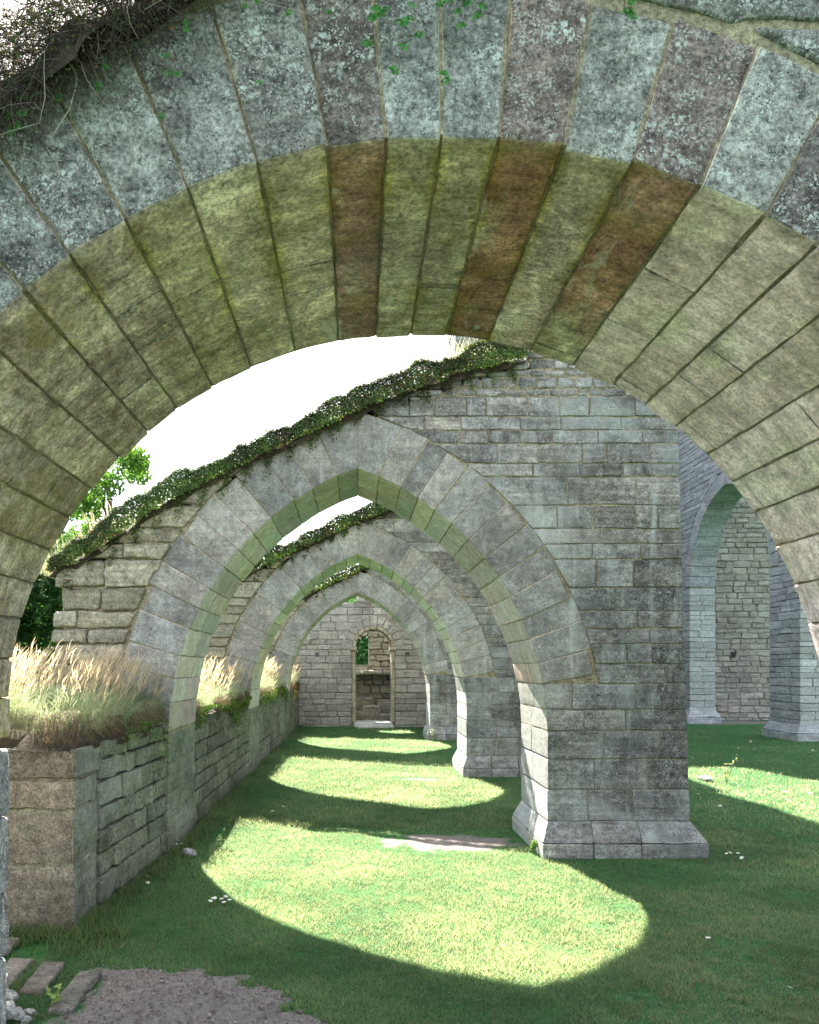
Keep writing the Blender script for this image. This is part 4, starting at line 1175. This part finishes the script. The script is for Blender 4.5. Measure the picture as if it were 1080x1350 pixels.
p = b+np.stack([np.cos(ld), np.sin(ld), ld*0], 1)*(ln*.7**1.7)[:, None]; p[:, 2] += h*.7
parts.append(blades('x', p, h*.3, R_.uniform(.008, .014, n), ln*.4, col*1.1, 2, None, leandir=ld))
tag(blade_obj('tall_grass', parts, M['straw']), 'dry seeding grass on the broken left end of the large arch wall', 'grass', kind='stuff')
n = 900; x = R_.uniform(.75, 1.4, n); b = np.stack([x, R_.uniform(6.7, 7.4, n), np.interp(x, [p[0] for p in PROFILE], [p[1] for p in PROFILE])+.05], 1)
h = R_.uniform(.15, .42, n)
tag(blade_obj('dry_plants', [blades('x', b, h, R_.uniform(.006, .012, n), h*.5, np.array([.5, .5, .36])*R_.uniform(.7, 1.2, (n, 1)), 3, None)], M['straw']),
    'pale dry plants at the upper end of the stonecrop, under the foreground arch', 'plants', kind='stuff')

# ------------------------------------------------------------------ roots and stonecrop above the foreground arch
R_ = np.random.RandomState(161)
NPROF = [(-2.2, 2.15), (-1.9, 2.36), (-1.0, 3.13), (-.6, 3.40), (-.3, 3.60), (.2, 3.88), (.9, 4.0)]
capr = thing('root_mat', 'dark tangled roots and dry stems hanging over the top left of the foreground arch', 'creeping plant', (-.8, NY0, 3.2)); capr['kind'] = 'stuff'
xs_ = np.linspace(-2.2, .6, 60); npx = [p[0] for p in NPROF]; npz = [p[1] for p in NPROF]
mound('soil', ([(x, NY0+.6, np.interp(x, npx, npz)-.02) for x in xs_], (0, 1)), 1.34, .21, M['soil'], 7, capr, samples=14, amp=.05)
def strands(n, x0, x1, lo, hi, w, cols, hang, yoff=.0):
    """wandering thin ribbons"""
    x = R_.uniform(x0, x1, n); z = np.interp(x, npx, npz)+R_.uniform(-.06, .19, n)
    L = R_.uniform(lo, hi, n); seg = 8
    p = np.stack([x, NY0-.03-R_.uniform(0, .05, n)+yoff, z], 1)
    ang = R_.uniform(0, 2*pi, n)
    d = np.stack([np.cos(ang), -.25*np.abs(R_.normal(size=n)), np.sin(ang)*.7-hang], 1)
    rows = []
    for k in range(seg+1):
        sd = np.cross(d, [0, 1, 0]); sd /= np.linalg.norm(sd, axis=1)[:, None]+1e-6
        ww = (w*(1-.75*k/seg))[:, None]*.5
        rows += [p-sd*ww, p+sd*ww]
        dn = d/np.linalg.norm(d, axis=1)[:, None]
        p = p+dn*(L/seg)[:, None]; p[:, 1] = np.clip(p[:, 1], NY0-.16, NY0-.012+max(0, yoff))
        d = dn+R_.normal(0, .35, (n, 3))*np.array([1, .3, 1]); d[:, 2] -= hang*.35
    V = np.stack(rows, 1); m = V.shape[1]; ar = (np.arange(n)*m)[:, None]
    Q = np.concatenate([ar+np.array([2*k, 2*k+1, 2*k+3, 2*k+2]) for k in range(seg)])
    C = np.repeat((np.array(cols)[R_.randint(0, len(cols), n)]*R_.uniform(.5, 1.3, (n, 1)))[:, None, :], m, 1)
    return V.reshape(-1, 3), Q, C.reshape(-1, 3)
BRN = [(.05, .04, .03), (.09, .07, .055), (.16, .13, .10), (.03, .025, .02), (.07, .08, .03)]
V, Q, C = strands(10500, -2.1, .15, .06, .22, .001+.004*R_.rand(10500)**3, BRN, .35)
leaf_obj('root_tangle', V, Q, C, M['straw'], capr)
V, Q, C = strands(170, -1.5, .1, .15, .42, R_.uniform(.001, .002, 170), BRN, .8)
leaf_obj('hanging_roots', V, Q, C, M['straw'], capr)
V, Q, C = strands(26, -1.2, 0, .25, .6, R_.uniform(.002, .003, 26), [(.5, .46, .4)], .2)
leaf_obj('dry_stems', V, Q, C, M['straw'], capr)
n = 17000; x = R_.uniform(-2.1, .2, n); z = np.interp(x, npx, npz)+R_.normal(.05, .085, n)
cl_ = fbm(np.stack([x*7, z*7, z*0], 1), 5, 2); kp = cl_ > -.3; x, z = x[kp], z[kp]; n = len(x)
cN = np.stack([x, NY0-.03-R_.uniform(0, .10, n), z], 1)
V, Q, C = leaves(cN, R_.normal(size=(n, 3))+np.array([0, -1, .5]), R_.uniform(.004, .011, n), np.where(R_.rand(n)[:, None] < .5, np.array([.055, .085, .03]), np.array([.10, .07, .045]))*R_.uniform(.3, 1.7, (n, 1)), 1.2)
leaf_obj('leaves', V, Q, C, M['leaf'], capr)
# loose twigs against the sky
n = 900; x = R_.uniform(-1.3, -.6, n); z = np.interp(x, npx, npz)+.05
b = np.stack([x, NY0+R_.uniform(0, .3, n), z], 1); h = R_.uniform(.05, .20, n)
blade_obj('dry_twigs', [blades('x', b, h, R_.uniform(.002, .0045, n), h*R_.uniform(.3, 1.2, n), np.array([.12, .10, .075])*R_.uniform(.4, 1.5, (n, 1)), 4, None, droop=.3)], M['straw'], capr)

def rosettes(cs, size, colr=(.05, .20, .05)):
    C0 = []; N0 = []; S0 = []; K0 = []
    for c in cs:
        m = R_.randint(9, 15); ax = Vector((R_.normal(0, .3), -1, .35+R_.normal(0, .2))).normalized()
        up = Vector((0, 0, 1)).cross(ax).normalized(); vp = ax.cross(up)
        for k in range(m):
            a = 2*pi*k/m*1.6; r = size*(.35+.55*(k/m))
            rad = up*math.cos(a)+vp*math.sin(a)
            C0.append(Vector(c)+rad*r+ax*size*(.5-.5*k/m)); N0.append(ax*1.0+rad*.5+Vector(R_.normal(0, .15, 3))); S0.append(size*R_.uniform(.7, 1.0))
            K0.append(np.array(colr)*R_.uniform(.6, 1.6)+np.array([.03, .02, 0])*R_.rand())
    return leaves(np.array([tuple(c) for c in C0]), np.array([tuple(c) for c in N0]), np.array(S0), np.array(K0), 1.25)
def sprig(label, spots, size):
    ys = NY0-.035
    pts_ = [((px-472)*.00207, ys-R_.uniform(0, .03), 1.6+(881.5-py)*.00207) for px, py in spots]
    top = max(pts_, key=lambda q: q[2])
    root = thing('stonecrop_sprig', label, 'creeping plant', top, 'stonecrop sprigs hanging on the foreground arch')
    cs = []
    for q in pts_:
        for k in range(R_.randint(1, 3)): cs.append((q[0]+R_.normal(0, .009), q[1]+R_.normal(0, .006), q[2]+R_.normal(0, .009)))
    V, Q, C = rosettes(cs, size)
    leaf_obj('leaves', V, Q, C, M['leaf'], root)
    # stems from the wall top
    for q in pts_:
        vv = []
        n = 7; x = q[0]+R_.normal(0, .02); zt = q[2]+R_.uniform(.06, .16)
        for k in range(n):
            f0, f1 = k/n, (k+1)/n
            wob = lambda f: (q[0]*(1-f)+x*f+.008*math.sin(f*9+q[0]*50), q[1]+.012*f, q[2]*(1-f)+zt*f)
            a, b = wob(f0), wob(f1); vv += [(a[0]-.001, a[1], a[2]), (a[0]+.001, a[1], a[2]), (b[0]+.001, b[1], b[2]), (b[0]-.001, b[1], b[2])]
        V = np.array(vv); Q = np.arange(len(V)).reshape(-1, 4); C = np.tile([.13, .08, .06], (len(V), 1))
        leaf_obj('stem', V, Q, C, M['leaf'], root)
sprig('longest green stonecrop sprig, trailing down the foreground arch face at top centre', [(488, 28), (500, 25), (512, 12), (520, 5), (530, 80), (545, 55), (522, 108), (525, 38), (496, 8), (538, 15), (485, 60), (543, 30)], .014)
sprig('green stonecrop sprig hanging above the arch left of the pale stone at top centre', [(600, 3), (615, 10), (592, 104), (628, 32), (590, 0), (607, 30), (578, 6)], .014)
sprig('small lone stonecrop sprig at the upper right edge of the foreground arch', [(825, 15), (818, 3), (832, 22)], .013)
sprig('stonecrop sprig tucked in the roots at the far upper left', [(15, 108), (22, 112), (50, 121), (30, 135), (10, 155), (28, 168), (12, 190), (20, 172), (45, 118), (84, 134), (6, 150)], .014)
sprig('stonecrop sprig in the roots above the third stone from the left', [(120, 68), (128, 60), (138, 89), (140, 95), (170, 32), (134, 120), (160, 48), (100, 104), (145, 70)], .010)
sprig('thin stonecrop sprig high on the face between the left roots and the crown', [(220, 73), (248, 45), (230, 104), (218, 158), (340, 118), (190, 58), (320, 20), (380, 18), (345, 15), (436, 15)], .009)

# ------------------------------------------------------------------ trees
def tubes(segs):
    V = []; F = []; k = 8
    for (p0, r0, p1, r1) in segs:
        p0 = Vector(p0); p1 = Vector(p1); d = (p1-p0).normalized()
        u = d.orthogonal().normalized(); v = d.cross(u); b = len(V)
        for pnt, r in ((p0, r0), (p1, r1)):
            for i in range(k):
                a = 2*pi*i/k; V.append(tuple(pnt+u*math.cos(a)*r+v*math.sin(a)*r))
        for i in range(k): F.append((b+i, b+(i+1) % k, b+k+(i+1) % k, b+k+i))
    return V, F
def tree(name, label, loc, h, cr, nleaf, size, col, seed, low_crown=.25, clumps=26, group=None):
    global R_
    R_ = np.random.RandomState(seed); rnd = random.Random(seed)
    root = thing(name, label, 'tree', loc, group)
    segs = []; tips = []
    p = Vector(loc)-Vector((0, 0, .1)); r = h*.022; pr = p
    for k in range(6):
        q = p+Vector((rnd.uniform(-.05, .05)*h*.3, rnd.uniform(-.05, .05)*h*.3, h*.15)); segs.append((p, r, q, r*.82)); r *= .82
        if k >= 1:
            for b in range(3):
                a = rnd.uniform(0, 2*pi); L = cr*rnd.uniform(.55, 1.0)*(1-.1*abs(k-3))
                m = q+Vector((math.cos(a)*L*.5, math.sin(a)*L*.5, L*.28)); e = m+Vector((math.cos(a+.3)*L*.5, math.sin(a+.3)*L*.5, L*.22))
                segs += [(q, r*.5, m, r*.32), (m, r*.32, e, r*.1)]; tips += [e, (m+e)/2]
        p = q
    tips.append(p)
    V, F = tubes(segs); tr_ = make_mesh('trunk', V, F, [M['bark']], root)
    cs = []; per = nleaf//clumps
    for i in range(clumps):
        t_ = tips[i % len(tips)] if rnd.random() < .75 else Vector(loc)+Vector((rnd.uniform(-cr, cr)*.7, rnd.uniform(-cr, cr)*.7, h*rnd.uniform(low_crown, .98)))
        rad = cr*rnd.uniform(.18, .38); n = per
        v = R_.normal(size=(n, 3)); v /= np.linalg.norm(v, axis=1)[:, None]; rr = rad*R_.rand(n)**.45
        cs.append(np.array(t_)+v*rr[:, None]*np.array([1, 1, .75]))
    c = np.concatenate(cs); c = c[c[:, 2] > loc[2]+.05*h]; n = len(c)
    tone = R_.uniform(.6, 1.5, (n, 1))*(1+.35*fbm(c*1.5, seed, 2))[:, None]
    V, Q, C = leaves(c, R_.normal(size=(n, 3))+np.array([0, 0, .5]), size*R_.uniform(.6, 1.3, n), np.array(col)*tone, 1.5)
    leaf_obj('crown', V, Q, C, M['leaf'], root)
    return root
tree('tree', 'loose bright green tree top showing behind the left end of the large arch wall', (-4.0, 13.2, 0), 5.4, 1.35, 15000, .05, (.10, .22, .04), 201, clumps=30)
tree('tree', 'dark dense tree in the gap between foreground arch and broken wall end at left', (-5.6, 11.8, 0), 3.1, 1.7, 16000, .08, (.030, .085, .028), 202, .05, 60)
tree('tree', 'green tree farther back on the left, behind the dry grass', (-5.6, 15.5, 0), 4.4, 1.5, 9000, .10, (.06, .15, .035), 203, .1, 44)
tree('tree', 'dark green tree seen through the small window behind the doorway', (.4, 31, 0), 4.4, 2.4, 14000, .14, (.04, .12, .035), 204, .05, 60)
tree('tree', 'broad tree beyond the walls at the far left', (-11, 22, 0), 6.5, 2.8, 12000, .16, (.04, .11, .03), 205, .1, 60)
tree('tree', 'low dark tree at far left, hidden mostly by the foreground pier', (-8.5, 13.5, 0), 3.4, 2.0, 9000, .11, (.04, .10, .03), 206, .05, 50)

# ------------------------------------------------------------------ small things on the ground
R_ = np.random.RandomState(301)
def rock(name, label, cat, loc, dim, seed, mat, tint=(1, 1, 1), group=None):
    rs = np.random.RandomState(seed); n1, n2 = 26, 16
    a = np.linspace(0, 2*pi, n1, endpoint=False); b = np.linspace(-pi/2, pi/2, n2)
    A_, B_ = np.meshgrid(a, b, indexing='ij')
    V = np.stack([np.cos(A_)*np.cos(B_), np.sin(A_)*np.cos(B_), np.sin(B_)], -1).reshape(-1, 3)
    for k in range(9):           # facets: cut by random planes
        d = rs.normal(size=3); d /= np.linalg.norm(d); s = V@d; lim = rs.uniform(.42, .75)
        V -= np.outer(np.clip(s-lim, 0, None), d)*.92
    V += .05*np.stack([fbm(V*3+seed+q, q, 3) for q in (0, 5, 9)], 1)
    V = V*np.array(dim)*.5
    idx = np.arange(len(V)).reshape(n1, n2); i2 = np.roll(idx, -1, 0)
    F = np.stack([idx[:, :-1].ravel(), i2[:, :-1].ravel(), i2[:, 1:].ravel(), idx[:, 1:].ravel()], 1)
    o = make_mesh(name, V, F, [mat], None, np.tile([*tint, rs.rand()], (len(V), 1)))
    o.location = loc; o.rotation_euler = (0, 0, rs.uniform(0, 6))
    return tag(o, label, cat, group)
rock('stone', 'flat grey stone on the grass beside the low wall and the sunlit patch', 'stone', (-1.44, 6.50, .03), (.17, .15, .09), 3, M['near_face'], (1.3, 1.2, 1.3))
rock('stone', 'pale flat stone in the shaded grass right of the big pier', 'stone', (4.95, 10.75, .03), (.38, .2, .10), 5, M['rock'])
for i, (x, y, z, s) in enumerate(((-1.60, 3.47, .02, .10), (-1.545, 3.44, .03, .085), (-1.61, 3.50, .10, .075), (-1.52, 3.50, .0, .07), (-1.57, 3.40, .06, .11), (-1.66, 3.52, .16, .07), (-1.50, 3.42, .01, .06), (-1.64, 3.56, .05, .09))):
    rock('rubble_stone', 'white sunlit rubble stone in the bottom left corner', 'stone', (x, y, z), (s*1.2, s, s*.85), 20+i, M['rock'], (1.1, 1.1, 1.1), 'sunlit rubble in the bottom left corner')

def plank(label, x0, y0, x1, y1, w, z=.02):
    S = Stones(); d = Vector((x1-x0, y1-y0, 0)); L = d.length; d.normalize(); s = Vector((-d.y, d.x, 0))
    c = np.zeros((2, 2, 2, 3))
    for i in (0, 1):
        for j in (0, 1):
            for k in (0, 1): c[i, j, k] = Vector((x0, y0, z-.02+.04*k))+d*L*i+s*(w*(j-.5))
    S.add(c, .009, (.03, .03, .02), .006, rtint(.2), (0,)*6, freq=9)
    o = S.build('plank', [M['wood']]); tag(o, label, 'plank')
plank('weathered grey plank second from the right among four planks at bottom left', -1.60, 3.70, -1.63, 4.06, .125, .012)
plank('weathered grey plank, rightmost of the four at bottom left', -1.385, 3.50, -1.40, 3.98, .115, .004)
plank('weathered grey plank, third from the right of the four at bottom left', -1.80, 3.72, -1.83, 4.14, .13, .004)
plank('short weathered plank lying farthest back against the grass at bottom left', -2.02, 4.05, -2.02, 4.40, .12, .02)

# daisies
def daisy():
    root = thing('daisy', 'white daisy in the lawn', 'flower', (0, 0, 0), 'daisies in the lawn')
    V = []; F = []
    for k in range(12):
        a = 2*pi*k/12; b = len(V); r0, r1, w = .003, .0135, .0030
        ca, sa = math.cos(a), math.sin(a)
        for r, ww, z in ((r0, w*.5, .040), (r1*.75, w, .043), (r1, w*.4, .041)):
            V += [(ca*r-sa*ww, sa*r+ca*ww, z), (ca*r+sa*ww, sa*r-ca*ww, z)]
        F += [(b, b+1, b+3, b+2), (b+2, b+3, b+5, b+4)]
    pt = make_mesh('petals', V, F, [M['petal']], root, smooth=False)
    V, F = tubes([((0, 0, .038), .0035, (0, 0, .0445), .003)]); n = len(V); F.append((n-8, n-7, n-6, n-5)); F.append((n-8, n-5, n-4, n-3)); F.append((n-8, n-3, n-2, n-1))
    make_mesh('centre', V, F, [M['yellow']], root, smooth=False)
    V, F = tubes([((0, 0, -.01), .001, (0, 0, .039), .001)])
    make_mesh('stem', V, F, [M['bark']], root, smooth=False)
    return root
spots = []
R_ = np.random.RandomState(311)
def gp(px, py): Yg = 1600/(py-881.5); return ((px-472)*Yg/1000, Yg)
for px, py in ((191, 1163), (194, 1171), (203, 1133), (232, 1120), (240, 1119), (275, 1196), (280, 1193), (284, 1191), (293, 1194), (297, 1198), (302, 1195), (296, 1190), (270, 1155), (361, 1077), (372, 1071), (959, 1130), (974, 1132), (978, 1137), (976, 1139), (960, 1132), (935, 1247), (1040, 1315)):
    spots.append(gp(px, py))
for k in range(16): spots.append((R_.uniform(3.2, 6.5), R_.uniform(8, 11)))
for k in range(18): spots.append((R_.uniform(5.5, 9), R_.uniform(13, 17)))
d0 = daisy()
for i, (x, y) in enumerate(spots):
    if i == 0: r = d0
    else:
        r = d0.copy(); COL.objects.link(r)
        for ch in [c for c in d0.children]:
            cc = ch.copy(); COL.objects.link(cc); cc.parent = r
    r.location = (x, y, 0); r.scale = (1.15,)*3 if y < 8 else (1.6,)*3; r.rotation_euler = (R_.uniform(-.2, .5), R_.uniform(-.3, .3), R_.uniform(0, 6))

# small upright weed in the nave grass and yellow weed on the wall
def weed(label, loc, h, leafcol, nl, size, stems=3):
    root = thing('weed', label, 'plant', loc)
    segs = []; c = []
    for k in range(stems):
        a = R_.uniform(0, 6); e = Vector(loc)+Vector((math.cos(a)*h*.35, math.sin(a)*h*.2, h*R_.uniform(.7, 1)))
        segs.append((Vector(loc), h*.012, e, h*.006))
        for q in range(nl): c.append(Vector(loc).lerp(e, .25+.75*q/nl)+Vector(R_.normal(0, h*.05, 3)))
    for sg in segs:
        V, F = tubes([sg]); make_mesh('stem', V, F, [M['bark']], root)
    c = np.array([tuple(v) for v in c]); n = len(c)
    V, Q, C = leaves(c, R_.normal(size=(n, 3)), size*R_.uniform(.6, 1.3, n), np.array(leafcol)*R_.uniform(.7, 1.3, (n, 1)), 1.6)
    leaf_obj('leaves', V, Q, C, M['leaf'], root)
weed('thin upright weed stalk beside the pale stone in the shaded nave grass', (5.15, 10.6, 0), .42, (.3, .35, .2), 8, .04, 2)
weed('yellow-leaved weed on the far end of the low wall', (-1.66, 19.2, .75), .5, (.65, .55, .05), 10, .10, 3)
weed('small pale weed in the corner at the bottom left, beside the rubble', (-1.42, 3.56, 0), .14, (.3, .42, .15), 8, .022, 4)
weed('little green weed growing at the splayed foot of the big pier', (1.50, 6.55, 0), .14, (.14, .26, .07), 14, .025, 5)
weed('leafy weed on the grass beside the end doorway wall', (1.70, 16.8, 0), .3, (.35, .4, .3), 8, .05, 3)

# loose gravel on the path
n = 5200; x = R_.uniform(-1.6, .3, n); y = R_.uniform(3.3, 4.4, n); keep = dirtf(x, y) > .35; x, y = x[keep], y[keep]; n = len(x)
V = []; F = []
for i in range(n):
    s = abs(R_.normal(0, .0026))+.0016; b = len(V)
    q = np.array([[-1, -.8, -.3], [1, -.7, -.3], [.9, 1, -.3], [-.8, .9, -.3], [-.5, -.5, .6], [.6, -.4, .7], [.4, .5, .6], [-.5, .5, .5]])*s+R_.normal(0, s*.2, (8, 3))
    a = R_.uniform(0, 6); ca, sa = math.cos(a), math.sin(a)
    q = np.stack([q[:, 0]*ca-q[:, 1]*sa+x[i], q[:, 0]*sa+q[:, 1]*ca+y[i], q[:, 2]+s*.3], 1); V += q.tolist()
    F += [(b+4, b+5, b+6, b+7), (b, b+1, b+5, b+4), (b+1, b+2, b+6, b+5), (b+2, b+3, b+7, b+6), (b+3, b, b+4, b+7)]
rid = np.repeat(R_.uniform(.6, 1.3, n), 8)
go = make_mesh('gravel', V, F, [M['rock']], None, np.stack([rid*.9, rid*.82, rid*.82, rid], 1), smooth=False)
go.data.materials[0] = stone_mat('path_gravel', [(.25, (.14, .12, .11)), (.5, (.25, .22, .21)), (.75, (.4, .36, .35))], pits=0, bump=.3)
tag(go, 'small loose gravel scattered over the path at the near left', 'gravel', kind='stuff')
print('objects', len(bpy.data.objects), 'verts', sum(len(m.vertices) for m in bpy.data.meshes))
